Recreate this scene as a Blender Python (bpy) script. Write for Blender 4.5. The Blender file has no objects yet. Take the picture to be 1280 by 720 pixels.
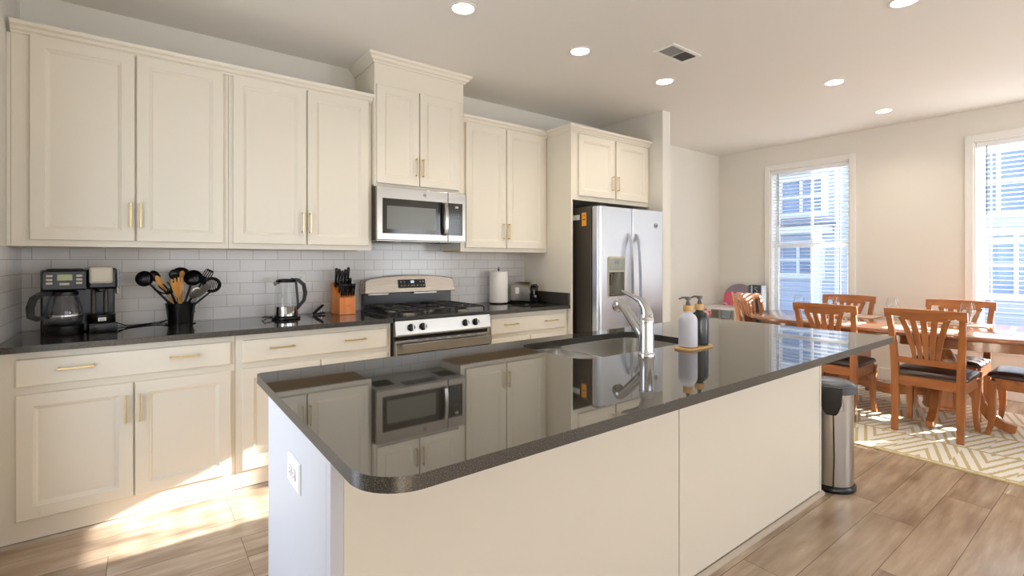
import bpy, bmesh, math, random
from math import pi, sin, cos, radians
from mathutils import Vector, Matrix
random.seed(7)
S = bpy.context.scene
COL = S.collection

# ------------------------------------------------------------------ camera, world, sun, large lights, exposure
F, V0, YAW = 610.0, 325.6, 0.6465
cd = bpy.data.cameras.new('camera'); cam = bpy.data.objects.new('camera', cd); COL.objects.link(cam)
cd.sensor_width = 36.0; cd.lens = 36.0 * F / 1280.0
cd.shift_y = (V0 - 360.0) / 1280.0
cd.clip_start = 0.05
cam.location = (0.536, -3.72, 1.30)
cam.rotation_euler = (pi / 2, 0, -YAW)
S.camera = cam

S.view_settings.view_transform = 'Standard'
S.view_settings.look = 'None'
S.view_settings.gamma = 1.0
S.view_settings.use_curve_mapping = False
S.view_settings.exposure = -0.42
S.cycles.max_bounces = 10
S.cycles.diffuse_bounces = 5
S.cycles.glossy_bounces = 5
S.cycles.transparent_max_bounces = 24
S.cycles.caustics_reflective = False
S.cycles.caustics_refractive = False
S.cycles.sample_clamp_indirect = 6.0

W = bpy.data.worlds.new('daylight_sky'); S.world = W; W.use_nodes = True
wn = W.node_tree; wn.nodes.clear()
wo = wn.nodes.new('ShaderNodeOutputWorld'); wb = wn.nodes.new('ShaderNodeBackground')
wr = wn.nodes.new('ShaderNodeValToRGB'); wt = wn.nodes.new('ShaderNodeTexCoord'); ws = wn.nodes.new('ShaderNodeSeparateXYZ')
wr.color_ramp.elements[0].position = 0.0; wr.color_ramp.elements[0].color = (0.86, 0.93, 1.0, 1)
wr.color_ramp.elements[1].position = 0.8; wr.color_ramp.elements[1].color = (0.42, 0.62, 1.0, 1)
wn.links.new(wt.outputs['Generated'], ws.inputs[0]); wn.links.new(ws.outputs['Z'], wr.inputs[0])
wn.links.new(wr.outputs[0], wb.inputs[0]); wb.inputs[1].default_value = 2.6
wn.links.new(wb.outputs[0], wo.inputs[0])

def light(name, kind, loc, direction, energy, color, **kw):
    l = bpy.data.lights.new(name, kind); o = bpy.data.objects.new(name, l); COL.objects.link(o)
    o.location = loc
    o.rotation_euler = Vector(direction).to_track_quat('-Z', 'Y').to_euler()
    l.energy = energy; l.color = color
    for k, v in kw.items(): setattr(l, k, v)
    return o

light('sun', 'SUN', (12, -8, 5), (-1, 0.34, -0.357), 120.0, (1.0, 0.94, 0.84), angle=radians(0.6))
# area lights added as daylight fill in unseen openings behind and beside the camera
light('daylight_fill_rear', 'AREA', (2.3, -6.62, 1.35), (0, 1, 0.0), 34.0, (0.93, 0.96, 1.0), shape='RECTANGLE', size=2.9, size_y=1.9)
light('daylight_fill_rear_dining', 'AREA', (5.4, -6.62, 1.35), (0, 1, 0.0), 78.0, (0.93, 0.96, 1.0), shape='RECTANGLE', size=1.7, size_y=1.9)
light('daylight_fill_side', 'AREA', (-0.22, -1.75, 1.22), (1, 0, 0), 27.0, (0.84, 0.91, 1.0), shape='RECTANGLE', size=1.3, size_y=1.85)  # added fill, placed to brighten the lower left cabinets
CAN_POWER = 8.5

# ------------------------------------------------------------------ materials
def srgb(r, g, b):
    def f(c):
        c /= 255.0
        return c / 12.92 if c <= 0.04045 else ((c + 0.055) / 1.055) ** 2.4
    return (f(r), f(g), f(b), 1.0)

class NT:
    def __init__(s, name):
        s.m = bpy.data.materials.new(name); s.m.use_nodes = True
        s.t = s.m.node_tree; s.t.nodes.clear()
        s.out = s.t.nodes.new('ShaderNodeOutputMaterial')
    def n(s, kind, **kw):
        x = s.t.nodes.new(kind)
        for k, v in kw.items():
            if k.startswith('_'): setattr(x, k[1:], v)
            else: x.inputs[k].default_value = v
        return x
    def l(s, a, b): s.t.links.new(a, b)
    def math(s, op, a, b=None, c=None):
        x = s.t.nodes.new('ShaderNodeMath'); x.operation = op
        for i, v in enumerate((a, b, c)):
            if v is None: continue
            if isinstance(v, (int, float)): x.inputs[i].default_value = v
            else: s.l(v, x.inputs[i])
        return x.outputs[0]
    def mix(s, fac, a, b):
        x = s.t.nodes.new('ShaderNodeMix'); x.data_type = 'RGBA'
        for sock, v in ((x.inputs[0], fac), (x.inputs[6], a), (x.inputs[7], b)):
            if hasattr(v, 'is_linked') or hasattr(v, 'links'): s.l(v, sock)
            else: sock.default_value = v
        return x.outputs[2]

def mat(name, color, rough=0.5, metal=0.0, var=0.04, scale=12.0, bump=0.0, stretch=(1, 1, 1), coat=0.0, emit=None, estr=0.0, spec=0.5):
    t = NT(name)
    p = t.n('ShaderNodeBsdfPrincipled', Roughness=rough, Metallic=metal)
    p.inputs['Coat Weight'].default_value = coat
    p.inputs['Coat Roughness'].default_value = 0.08
    p.inputs['Specular IOR Level'].default_value = spec
    tc = t.n('ShaderNodeTexCoord'); mp = t.n('ShaderNodeMapping'); mp.inputs['Scale'].default_value = stretch
    nz = t.n('ShaderNodeTexNoise'); nz.inputs['Scale'].default_value = scale; nz.inputs['Detail'].default_value = 3
    t.l(tc.outputs['Object'], mp.inputs[0]); t.l(mp.outputs[0], nz.inputs['Vector'])
    c2 = tuple(max(0, c * (1 - var * 2)) for c in color[:3]) + (1,)
    t.l(t.mix(nz.outputs[0], color, c2), p.inputs['Base Color'])
    if bump:
        b = t.n('ShaderNodeBump', Strength=bump, Distance=0.002); t.l(nz.outputs[0], b.inputs['Height']); t.l(b.outputs[0], p.inputs['Normal'])
    if emit:
        p.inputs['Emission Color'].default_value = emit; p.inputs['Emission Strength'].default_value = estr
    t.l(p.outputs[0], t.out.inputs[0])
    return t.m

def glassy(name, tint=(1, 1, 1, 1), ior=1.45, refl=1.0, rough=0.0, fi=1.30):
    t = NT(name)
    tr = t.n('ShaderNodeBsdfTransparent', Color=tint); g = t.n('ShaderNodeBsdfGlossy', Roughness=rough)
    fr = t.n('ShaderNodeLayerWeight', Blend=0.5); fz = t.math('MULTIPLY_ADD', t.math('POWER', fr.outputs['Facing'], 4.0), 0.55, 0.035)
    mx = t.n('ShaderNodeMixShader')
    t.l(t.math('MULTIPLY', fz, refl), mx.inputs[0]); t.l(tr.outputs[0], mx.inputs[1]); t.l(g.outputs[0], mx.inputs[2])
    t.l(mx.outputs[0], t.out.inputs[0])
    return t.m

def brick_mat(name, axes, origin, bw, bh, mortar, c1, c2, cm, rough, bump):
    """brick pattern laid in world metres: axes = which object axes run along the course and across it"""
    t = NT(name)
    p = t.n('ShaderNodeBsdfPrincipled', Roughness=rough)
    tc = t.n('ShaderNodeTexCoord'); sp = t.n('ShaderNodeSeparateXYZ'); cb = t.n('ShaderNodeCombineXYZ')
    t.l(tc.outputs['Object'], sp.inputs[0])
    t.l(t.math('SUBTRACT', sp.outputs[axes[0]], origin[0]), cb.inputs[0])
    t.l(t.math('SUBTRACT', sp.outputs[axes[1]], origin[1]), cb.inputs[1])
    br = t.n('ShaderNodeTexBrick', Scale=1.0, Color1=c1, Color2=c2, Mortar=cm)
    br.inputs['Mortar Size'].default_value = mortar; br.inputs['Mortar Smooth'].default_value = 0.1
    br.inputs['Brick Width'].default_value = bw; br.inputs['Row Height'].default_value = bh
    t.l(cb.outputs[0], br.inputs['Vector'])
    t.l(br.outputs['Color'], p.inputs['Base Color'])
    b = t.n('ShaderNodeBump', Strength=bump, Distance=0.002); b.invert = True
    nz = t.n('ShaderNodeTexNoise', Scale=9.0)
    t.l(tc.outputs['Object'], nz.inputs['Vector'])
    t.l(t.math('MULTIPLY_ADD', nz.outputs[0], 0.25, br.outputs['Fac']), b.inputs['Height'])
    t.l(b.outputs[0], p.inputs['Normal'])
    t.l(p.outputs[0], t.out.inputs[0])
    return t.m

def floor_mat():
    t = NT('oak plank floor')
    p = t.n('ShaderNodeBsdfPrincipled'); p.inputs['Specular IOR Level'].default_value = 0.5
    tc = t.n('ShaderNodeTexCoord'); sp = t.n('ShaderNodeSeparateXYZ'); cb = t.n('ShaderNodeCombineXYZ')
    t.l(tc.outputs['Object'], sp.inputs[0])
    t.l(t.math('ADD', sp.outputs[0], 20.22), cb.inputs[0]); t.l(t.math('ADD', sp.outputs[1], 20.868), cb.inputs[1])
    br = t.n('ShaderNodeTexBrick', Scale=1.0, Color1=(0, 0, 0, 1), Color2=(1, 1, 1, 1), Mortar=(0.5, 0.5, 0.5, 1))
    br.offset = 0.37; br.offset_frequency = 3; br.squash = 0.8; br.squash_frequency = 2
    br.inputs['Mortar Size'].default_value = 0.0012; br.inputs['Mortar Smooth'].default_value = 0.0
    br.inputs['Brick Width'].default_value = 1.32; br.inputs['Row Height'].default_value = 0.188
    t.l(cb.outputs[0], br.inputs['Vector'])
    mp = t.n('ShaderNodeMapping'); mp.inputs['Scale'].default_value = (0.9, 9.0, 1.0)
    t.l(tc.outputs['Object'], mp.inputs[0])
    g = t.n('ShaderNodeTexNoise', Scale=2.6, Detail=7.0, Roughness=0.6); g.noise_dimensions = '4D'
    t.l(mp.outputs[0], g.inputs['Vector']); t.l(t.math('MULTIPLY', br.outputs['Color'], 37.0), g.inputs['W'])
    mp2 = t.n('ShaderNodeMapping'); mp2.inputs['Scale'].default_value = (1.2, 4.0, 1.0)
    t.l(tc.outputs['Object'], mp2.inputs[0])
    k = t.n('ShaderNodeTexNoise', Scale=1.5, Detail=2.0); k.noise_dimensions = '4D'
    t.l(mp2.outputs[0], k.inputs['Vector']); t.l(t.math('MULTIPLY', br.outputs['Color'], 11.0), k.inputs['W'])
    r = t.n('ShaderNodeValToRGB'); e = r.color_ramp.elements
    e[0].position = 0.32; e[0].color = srgb(146, 124, 104); e[1].position = 0.68; e[1].color = srgb(198, 178, 156)
    t.l(g.outputs[0], r.inputs[0])
    r2 = t.n('ShaderNodeValToRGB'); e = r2.color_ramp.elements
    e[0].position = 0.30; e[0].color = srgb(150, 128, 112); e[1].position = 0.52; e[1].color = (1, 1, 1, 1)
    t.l(k.outputs[0], r2.inputs[0])
    mx = t.n('ShaderNodeMix'); mx.data_type = 'RGBA'; mx.blend_type = 'MULTIPLY'; mx.inputs[0].default_value = 0.8
    t.l(r.outputs[0], mx.inputs[6]); t.l(r2.outputs[0], mx.inputs[7])
    tone = t.mix(t.math('MULTIPLY', br.outputs['Color'], 0.3), mx.outputs[2], srgb(172, 148, 124))
    t.l(t.mix(br.outputs['Fac'], tone, srgb(92, 74, 60)), p.inputs['Base Color'])
    t.l(t.math('MULTIPLY_ADD', g.outputs[0], 0.20, 0.14), p.inputs['Roughness'])
    b = t.n('ShaderNodeBump', Strength=0.12, Distance=0.001)
    t.l(t.math('SUBTRACT', g.outputs[0], br.outputs['Fac']), b.inputs['Height']); t.l(b.outputs[0], p.inputs['Normal'])
    t.l(p.outputs[0], t.out.inputs[0]); return t.m

def granite_mat():
    t = NT('black granite')
    p = t.n('ShaderNodeBsdfPrincipled'); p.inputs['IOR'].default_value = 2.5
    tc = t.n('ShaderNodeTexCoord')
    a = t.n('ShaderNodeTexNoise', Scale=430.0, Detail=2.0); b = t.n('ShaderNodeTexVoronoi', Scale=300.0)
    t.l(tc.outputs['Object'], a.inputs['Vector']); t.l(tc.outputs['Object'], b.inputs['Vector'])
    r = t.n('ShaderNodeValToRGB'); e = r.color_ramp.elements
    e[0].position = 0.50; e[0].color = srgb(16, 16, 18); e[1].position = 0.66; e[1].color = srgb(126, 118, 100)
    t.l(a.outputs[0], r.inputs[0])
    r2 = t.n('ShaderNodeValToRGB'); e = r2.color_ramp.elements
    e[0].position = 0.05; e[0].color = srgb(120, 112, 98); e[1].position = 0.16; e[1].color = srgb(24, 24, 25)
    t.l(b.outputs['Distance'], r2.inputs[0])
    t.l(t.mix(0.4, r.outputs[0], r2.outputs[0]), p.inputs['Base Color'])
    sn = t.n('ShaderNodeSeparateXYZ'); t.l(tc.outputs['Normal'], sn.inputs[0])          # polished top, honed edges
    side = t.math('LESS_THAN', t.math('ABSOLUTE', sn.outputs[2]), 0.6)
    t.l(t.math('MULTIPLY_ADD', side, 0.27, 0.03), p.inputs['Roughness'])
    t.l(t.math('MULTIPLY_ADD', side, -0.9, 2.5), p.inputs['IOR'])
    t.l(p.outputs[0], t.out.inputs[0]); return t.m

def steel_mat(name, base=(0.45, 0.43, 0.40, 1), rough=0.30, axis=2, k=260.0, metal=1.0):
    t = NT(name)
    p = t.n('ShaderNodeBsdfPrincipled', Metallic=metal, Roughness=rough); p.inputs['Base Color'].default_value = base
    p.inputs['Anisotropic'].default_value = 0.5
    tc = t.n('ShaderNodeTexCoord'); mp = t.n('ShaderNodeMapping')
    sc = [1.5, 1.5, 1.5]; sc[axis] = k; mp.inputs['Scale'].default_value = sc
    nz = t.n('ShaderNodeTexNoise', Scale=1.0, Detail=2.0)
    t.l(tc.outputs['Object'], mp.inputs[0]); t.l(mp.outputs[0], nz.inputs['Vector'])
    b = t.n('ShaderNodeBump', Strength=0.015, Distance=0.001); t.l(nz.outputs[0], b.inputs['Height']); t.l(b.outputs[0], p.inputs['Normal'])
    t.l(t.math('MULTIPLY_ADD', nz.outputs[0], 0.10, rough - 0.05), p.inputs['Roughness'])
    t.l(p.outputs[0], t.out.inputs[0]); return t.m

def wood_mat(name, ca, cb_, rough=0.32, stretch=(1, 1, 0.12), scale=22.0, coat=0.35):
    t = NT(name)
    p = t.n('ShaderNodeBsdfPrincipled', Roughness=rough); p.inputs['Coat Weight'].default_value = coat; p.inputs['Coat Roughness'].default_value = 0.12
    tc = t.n('ShaderNodeTexCoord'); mp = t.n('ShaderNodeMapping'); mp.inputs['Scale'].default_value = stretch
    nz = t.n('ShaderNodeTexNoise', Scale=scale, Detail=5.0, Distortion=0.6)
    t.l(tc.outputs['Object'], mp.inputs[0]); t.l(mp.outputs[0], nz.inputs['Vector'])
    r = t.n('ShaderNodeValToRGB'); e = r.color_ramp.elements
    e[0].position = 0.3; e[0].color = ca; e[1].position = 0.7; e[1].color = cb_
    t.l(nz.outputs[0], r.inputs[0]); t.l(r.outputs[0], p.inputs['Base Color'])
    t.l(p.outputs[0], t.out.inputs[0]); return t.m

def rug_mat():
    t = NT('patterned rug pile')
    p = t.n('ShaderNodeBsdfPrincipled', Roughness=0.95); p.inputs['Specular IOR Level'].default_value = 0.1
    tc = t.n('ShaderNodeTexCoord'); sp = t.n('ShaderNodeSeparateXYZ'); t.l(tc.outputs['Object'], sp.inputs[0])
    nz = t.n('ShaderNodeTexNoise', Scale=60.0); t.l(tc.outputs['Object'], nz.inputs['Vector'])
    wob = t.math('MULTIPLY_ADD', nz.outputs[0], 0.012, -0.006)
    x = t.math('ADD', sp.outputs[0], wob); y = t.math('ADD', sp.outputs[1], wob)
    cx = t.math('DIVIDE', x, 0.46); fx = t.math('FRACT', cx)
    ix = t.math('FLOOR', cx)
    cy = t.math('MULTIPLY_ADD', ix, 0.37, t.math('DIVIDE', y, 0.30)); fy = t.math('FRACT', cy)
    iy = t.math('FLOOR', cy)
    par = t.math('PINGPONG', t.math('ADD', ix, iy), 1.0)
    tx = t.math('ABSOLUTE', t.math('SUBTRACT', par, fx))
    tri = t.math('ABSOLUTE', t.math('MULTIPLY_ADD', fy, 2.0, -1.0))
    q = t.math('ADD', t.math('MULTIPLY', tri, 1.0), t.math('MULTIPLY', tx, 0.95))
    st = t.math('FRACT', t.math('MULTIPLY', q, 2.6))
    line = t.math('LESS_THAN', st, 0.36)
    bx = t.math('LESS_THAN', t.math('MINIMUM', fx, t.math('SUBTRACT', 1.0, fx)), 0.028)
    m = t.math('MAXIMUM', line, bx)
    edge = t.math('LESS_THAN', sp.outputs[0], 4.58)
    m = t.math('MAXIMUM', m, edge)
    t.l(t.mix(m, srgb(236, 232, 222), srgb(200, 182, 140)), p.inputs['Base Color'])
    b = t.n('ShaderNodeBump', Strength=0.5, Distance=0.004)
    n2 = t.n('ShaderNodeTexNoise', Scale=380.0); t.l(tc.outputs['Object'], n2.inputs['Vector'])
    t.l(t.math('SUBTRACT', n2.outputs[0], t.math('MULTIPLY', m, 0.8)), b.inputs['Height']); t.l(b.outputs[0], p.inputs['Normal'])
    t.l(p.outputs[0], t.out.inputs[0]); return t.m

def siding_mat(name, col, pitch=0.16):
    t = NT(name)
    p = t.n('ShaderNodeBsdfPrincipled', Roughness=0.7)
    tc = t.n('ShaderNodeTexCoord'); sp = t.n('ShaderNodeSeparateXYZ'); t.l(tc.outputs['Object'], sp.inputs[0])
    fz = t.math('FRACT', t.math('DIVIDE', sp.outputs[2], pitch))
    t.l(t.mix(t.math('LESS_THAN', fz, 0.10), col, tuple(c * 0.6 for c in col[:3]) + (1,)), p.inputs['Base Color'])
    b = t.n('ShaderNodeBump', Strength=0.6, Distance=0.02); t.l(fz, b.inputs['Height']); t.l(b.outputs[0], p.inputs['Normal'])
    t.l(p.outputs[0], t.out.inputs[0]); return t.m

def vanity_mat():
    t = NT('pink flowered board')
    p = t.n('ShaderNodeBsdfPrincipled', Roughness=0.5)
    tc = t.n('ShaderNodeTexCoord'); sp = t.n('ShaderNodeSeparateXYZ'); t.l(tc.outputs['Object'], sp.inputs[0])
    v = t.n('ShaderNodeTexVoronoi', Scale=8.0); t.l(tc.outputs['Object'], v.inputs['Vector'])
    d = v.outputs['Distance']
    c = t.mix(t.math('LESS_THAN', d, 0.42), srgb(214, 96, 124), srgb(240, 214, 220))
    c = t.mix(t.math('LESS_THAN', d, 0.26), c, srgb(206, 84, 116))
    c = t.mix(t.math('LESS_THAN', d, 0.10), c, srgb(244, 228, 230))
    up = t.math('GREATER_THAN', sp.outputs[2], 0.875)
    t.l(t.mix(up, c, srgb(140, 126, 138)), p.inputs['Base Color'])
    t.l(p.outputs[0], t.out.inputs[0]); return t.m

M = {}
M['wall'] = mat('warm white wall paint', srgb(226, 223, 215), 0.85, var=0.01, scale=30, bump=0.05)
M['ceil'] = mat('flat white ceiling paint', srgb(232, 229, 223), 0.95, var=0.01, scale=30)
M['trim'] = mat('white trim paint', srgb(236, 235, 231), 0.45, var=0.01)
M['cab'] = mat('cream cabinet paint', srgb(229, 222, 207), 0.42, var=0.012, scale=4)
M['cabin'] = mat('natural birch underside', srgb(214, 172, 112), 0.6, var=0.06, scale=20, stretch=(0.3, 3, 1))
M['end'] = mat('white end panel paint', srgb(206, 208, 214), 0.45, var=0.01)
M['shoe'] = mat('taupe oak shoe moulding', srgb(190, 176, 158), 0.5, var=0.06)
M['brass'] = mat('brushed brass', srgb(222, 202, 154), 0.30, 1.0, var=0.03)
M['granite'] = granite_mat()
M['floor'] = floor_mat()
M['tile'] = brick_mat('white subway tile back', (0, 2), (0.82 - 0.1545 * 20, 0.917 - 0.0775 * 10), 0.1545, 0.0775, 0.0016, srgb(228, 226, 224), srgb(222, 220, 218), srgb(176, 172, 166), 0.16, 0.35)
M['tile_side'] = brick_mat('white subway tile side', (1, 2), (-4.0, 0.917 - 0.0775 * 10), 0.1545, 0.0775, 0.0016, srgb(228, 226, 224), srgb(222, 220, 218), srgb(176, 172, 166), 0.16, 0.35)
M['steel'] = steel_mat('brushed stainless steel')
M['steel_v'] = steel_mat('vertical brushed stainless steel', axis=0)
M['steel_light'] = steel_mat('console stainless steel', base=(0.62, 0.59, 0.55, 1), rough=0.26)
M['fridge'] = steel_mat('fridge stainless steel', base=(0.62, 0.64, 0.68, 1), rough=0.34, axis=2, k=180)
M['sink'] = steel_mat('satin sink steel', base=(0.62, 0.60, 0.56, 1), rough=0.25, axis=1, k=120)
M['chrome'] = mat('polished chrome', (0.66, 0.67, 0.69, 1), 0.06, 1.0, var=0.0)
M['ventgrey'] = mat('grey vent louvre', srgb(150, 150, 150), 0.5)
M['black'] = mat('satin black plastic', srgb(11, 11, 12), 0.25, var=0.1, spec=0.35)
M['blackgloss'] = mat('gloss black glass', srgb(10, 11, 12), 0.06, var=0.0)
M['darkglass'] = mat('smoked oven glass', srgb(44, 42, 38), 0.09, var=0.0)
M['mwscreen'] = mat('grey screened glass', srgb(104, 106, 100), 0.25, var=0.03, scale=300)
M['iron'] = mat('matt cast iron', srgb(30, 31, 32), 0.5, var=0.2, scale=60)
M['enamel'] = mat('dark enamel cooktop', srgb(48, 50, 52), 0.22, var=0.1)
M['greymetal'] = mat('dark grey painted metal', srgb(74, 68, 60), 0.45, 0.3, var=0.05)
M['white'] = mat('white plastic', srgb(238, 238, 236), 0.35, var=0.01)
M['label'] = mat('white paper label', srgb(236, 234, 230), 0.6, var=0.02, scale=90)
M['text'] = mat('grey printed marks', srgb(190, 192, 194), 0.5)
M['darktext'] = mat('dark printed marks', srgb(96, 94, 90), 0.4, 0.4)
M['blue'] = mat('pale blue backlit keys', srgb(120, 140, 160), 0.4, var=0.3, scale=200)
M['yellow'] = mat('orange energy label', srgb(246, 166, 40), 0.6, var=0.03)
M['lcd'] = mat('green grey display', srgb(150, 158, 112), 0.3, var=0.03)
M['champagne'] = mat('champagne plastic', srgb(190, 180, 162), 0.35, 0.0, var=0.02)
M['glass'] = glassy('clear glass', (0.97, 0.98, 0.98, 1), refl=1.0)
M['window_glass'] = glassy('window pane glass', (0.96, 0.98, 1.0, 1), refl=0.35)
M['pyrex'] = glassy('smoky carafe glass', (0.93, 0.93, 0.93, 1), refl=2.2)
M['lens'] = mat('lit lamp lens', (1, 0.95, 0.85, 1), 0.5, emit=(1.0, 0.88, 0.66, 1), estr=3.2)
M['digit'] = mat('lit display digits', (0.8, 0.9, 1, 1), 0.5, emit=(0.75, 0.88, 1.0, 1), estr=1.6)
M['cherry'] = wood_mat('cherry stained chair wood', srgb(122, 70, 34), srgb(168, 104, 54))
M['cherry_h'] = wood_mat('cherry stained rail wood', srgb(122, 70, 34), srgb(168, 104, 54), stretch=(1, 0.12, 1))
M['tablewood'] = wood_mat('polished cherry table top', srgb(114, 66, 38), srgb(150, 94, 58), rough=0.12, stretch=(1, 0.1, 1), scale=16, coat=0.6)
M['leather'] = mat('dark brown leather', srgb(58, 40, 38), 0.28, var=0.08, scale=60, bump=0.15, spec=0.7)
M['rug'] = rug_mat()
M['bamboo'] = wood_mat('pale bamboo', srgb(206, 164, 104), srgb(226, 188, 130), rough=0.5, coat=0.0)
M['blockwood'] = wood_mat('orange beech block', srgb(212, 112, 30), srgb(236, 146, 56), rough=0.35, coat=0.3)
M['spoonwood'] = wood_mat('beech spoon wood', srgb(206, 142, 66), srgb(228, 172, 98), rough=0.55, coat=0.0)
M['frost'] = mat('frosted white bottle', srgb(222, 222, 232), 0.45, var=0.01)
M['smoke'] = mat('dark smoky bottle', srgb(40, 46, 46), 0.18, var=0.1, scale=30)
M['pump'] = mat('grey pump plastic', srgb(92, 90, 88), 0.35, 0.4, var=0.03)
M['lidgrey'] = mat('slate grey plastic lid', srgb(70, 76, 84), 0.25, var=0.03)
M['paper'] = mat('white paper roll', srgb(236, 232, 226), 0.9, var=0.03, scale=120, bump=0.3)
M['slat'] = mat('white blind slat', srgb(240, 241, 243), 0.5, var=0.0)
M['siding'] = siding_mat('blue grey lap siding', srgb(190, 202, 220))
M['siding2'] = siding_mat('pale lap siding', srgb(196, 206, 220))
M['exttrim'] = mat('exterior white trim', srgb(236, 240, 246), 0.6, var=0.02)
M['extglass'] = mat('reflective house window', srgb(150, 176, 214), 0.2, var=0.3, scale=1.2)
M['extdark'] = mat('dark exterior shutter', srgb(120, 130, 146), 0.6)
M['pave'] = mat('pale pavement', srgb(188, 190, 192), 0.9, var=0.08, scale=3)
M['vanity'] = vanity_mat()
M['towertop'] = mat('glossy dark tower case', srgb(62, 72, 80), 0.18, var=0.05)
M['towerface'] = siding_mat('ribbed dark tower front', srgb(54, 66, 80), 0.022)
M['silverpipe'] = mat('pale teal metal', srgb(150, 172, 178), 0.2, 0.6)
M['mat'] = mat('woven placemat', srgb(206, 178, 150), 0.8, var=0.12, scale=90, stretch=(1, 6, 1), bump=0.3)
M['napkin'] = mat('folded grey napkin', srgb(188, 186, 188), 0.85, var=0.1, scale=30)
M['plate'] = mat('white china', srgb(232, 232, 230), 0.15, var=0.0)

# ------------------------------------------------------------------ mesh helpers
class MB:
    def __init__(s): s.bm = bmesh.new()
    def box(s, x0, x1, y0, y1, z0, z1, bevel=0.0, seg=2, mtx=None):
        r = bmesh.ops.create_cube(s.bm, size=1.0); vs = r['verts']
        for v in vs:
            v.co = Vector((x0 + (v.co.x + .5) * (x1 - x0), y0 + (v.co.y + .5) * (y1 - y0), z0 + (v.co.z + .5) * (z1 - z0)))
        if bevel > 0:
            es = list({e for v in vs for e in v.link_edges})
            rr = bmesh.ops.bevel(s.bm, geom=es, offset=bevel, segments=seg, affect='EDGES', profile=0.5)
            vs = list({v for f in rr['faces'] for v in f.verts} | {v for v in vs if v.is_valid})
        if mtx is not None:
            for v in vs: v.co = mtx @ v.co
        return s
    def rings(s, rings, cap0=True, cap1=True, closed=False):
        """skin a list of equal length closed loops"""
        R = [[s.bm.verts.new(p) for p in r] for r in rings]
        n = len(R[0]); m = len(R)
        for i in range(m if closed else m - 1):
            a, b = R[i], R[(i + 1) % m]
            for j in range(n):
                try: s.bm.faces.new((a[j], a[(j + 1) % n], b[(j + 1) % n], b[j]))
                except ValueError: pass
        if not closed:
            if cap0: s.bm.faces.new(list(reversed(R[0])))
            if cap1: s.bm.faces.new(R[-1])
        return s
    def lathe(s, prof, c=(0, 0, 0), seg=24, mtx=None, cap0=True, cap1=True):
        rings = []
        for r, z in prof:
            ring = [Vector((r * cos(2 * pi * k / seg), r * sin(2 * pi * k / seg), z)) for k in range(seg)]
            if mtx is not None: ring = [mtx @ p for p in ring]
            rings.append([p + Vector(c) for p in ring])
        return s.rings(rings, cap0, cap1)
    def tube(s, pts, rad, seg=10, closed=False, flat=None):
        """round (or flattened) tube along points; rad may be a list; flat=(w,h) makes a rectangular section"""
        P = [Vector(p) for p in pts]; n = len(P)
        rads = rad if isinstance(rad, (list, tuple)) else [rad] * n
        rings = []; up = None
        for i in range(n):
            if closed: t = P[(i + 1) % n] - P[i - 1]
            else: t = P[min(i + 1, n - 1)] - P[max(i - 1, 0)]
            t.normalize()
            if up is None:
                up = Vector((0, 0, 1)) if abs(t.z) < 0.9 else Vector((1, 0, 0))
            a = t.cross(up)
            if a.length < 1e-5: a = t.cross(Vector((0, 1, 0)))
            a.normalize(); b = a.cross(t).normalized(); up = b
            if flat:
                w, h = flat[0] * rads[i], flat[1] * rads[i]
                rings.append([P[i] + a * w * sx + b * h * sy for sx, sy in ((-1, -1), (1, -1), (1, 1), (-1, 1))])
            else:
                rings.append([P[i] + a * rads[i] * cos(2 * pi * k / seg) + b * rads[i] * sin(2 * pi * k / seg) for k in range(seg)])
        return s.rings(rings, closed=closed)
    def ball(s, c, r, sc=(1, 1, 1), seg=16, mtx=None):
        rr = bmesh.ops.create_uvsphere(s.bm, u_segments=seg, v_segments=max(8, seg // 2), radius=r)
        for v in rr['verts']:
            p = Vector((v.co.x * sc[0], v.co.y * sc[1], v.co.z * sc[2]))
            if mtx is not None: p = mtx @ p
            v.co = p + Vector(c)
        return s
    def slab(s, outer, holes, z0, z1, axis='z'):
        """flat plate with holes between z0 and z1 (outlines are lists of (a, b))"""
        def P(a, b, h): return {'z': (a, b, h), 'y': (a, h, b), 'x': (h, a, b)}[axis]
        tmp = bmesh.new(); loops = [outer] + list(holes); es = []
        for lp in loops:
            vs = [tmp.verts.new((a, b, 0)) for a, b in lp]
            for i in range(len(vs)): es.append(tmp.edges.new((vs[i], vs[(i + 1) % len(vs)])))
        bmesh.ops.triangle_fill(tmp, edges=es, use_beauty=True, use_dissolve=False)
        tmp.verts.index_update()
        co = [v.co.copy() for v in tmp.verts]; fs = [[v.index for v in f.verts] for f in tmp.faces]
        tmp.free()
        lo = [s.bm.verts.new(P(c.x, c.y, z0)) for c in co]; hi = [s.bm.verts.new(P(c.x, c.y, z1)) for c in co]
        for f in fs:
            s.bm.faces.new([hi[i] for i in f]); s.bm.faces.new([lo[i] for i in reversed(f)])
        k = 0
        for lp in loops:
            n = len(lp)
            for i in range(n):
                a, b = k + i, k + (i + 1) % n
                s.bm.faces.new((lo[a], lo[b], hi[b], hi[a]))
            k += n
        return s
    def prism(s, poly, a0, a1, axis='x'):
        """closed outline extruded along an axis"""
        def P(u, v, h): return {'x': (h, u, v), 'y': (u, h, v), 'z': (u, v, h)}[axis]
        return s.rings([[P(u, v, a0) for u, v in poly], [P(u, v, a1) for u, v in poly]])
    def xform(s, mtx):
        for v in s.bm.verts: v.co = mtx @ v.co
        return s
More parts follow.
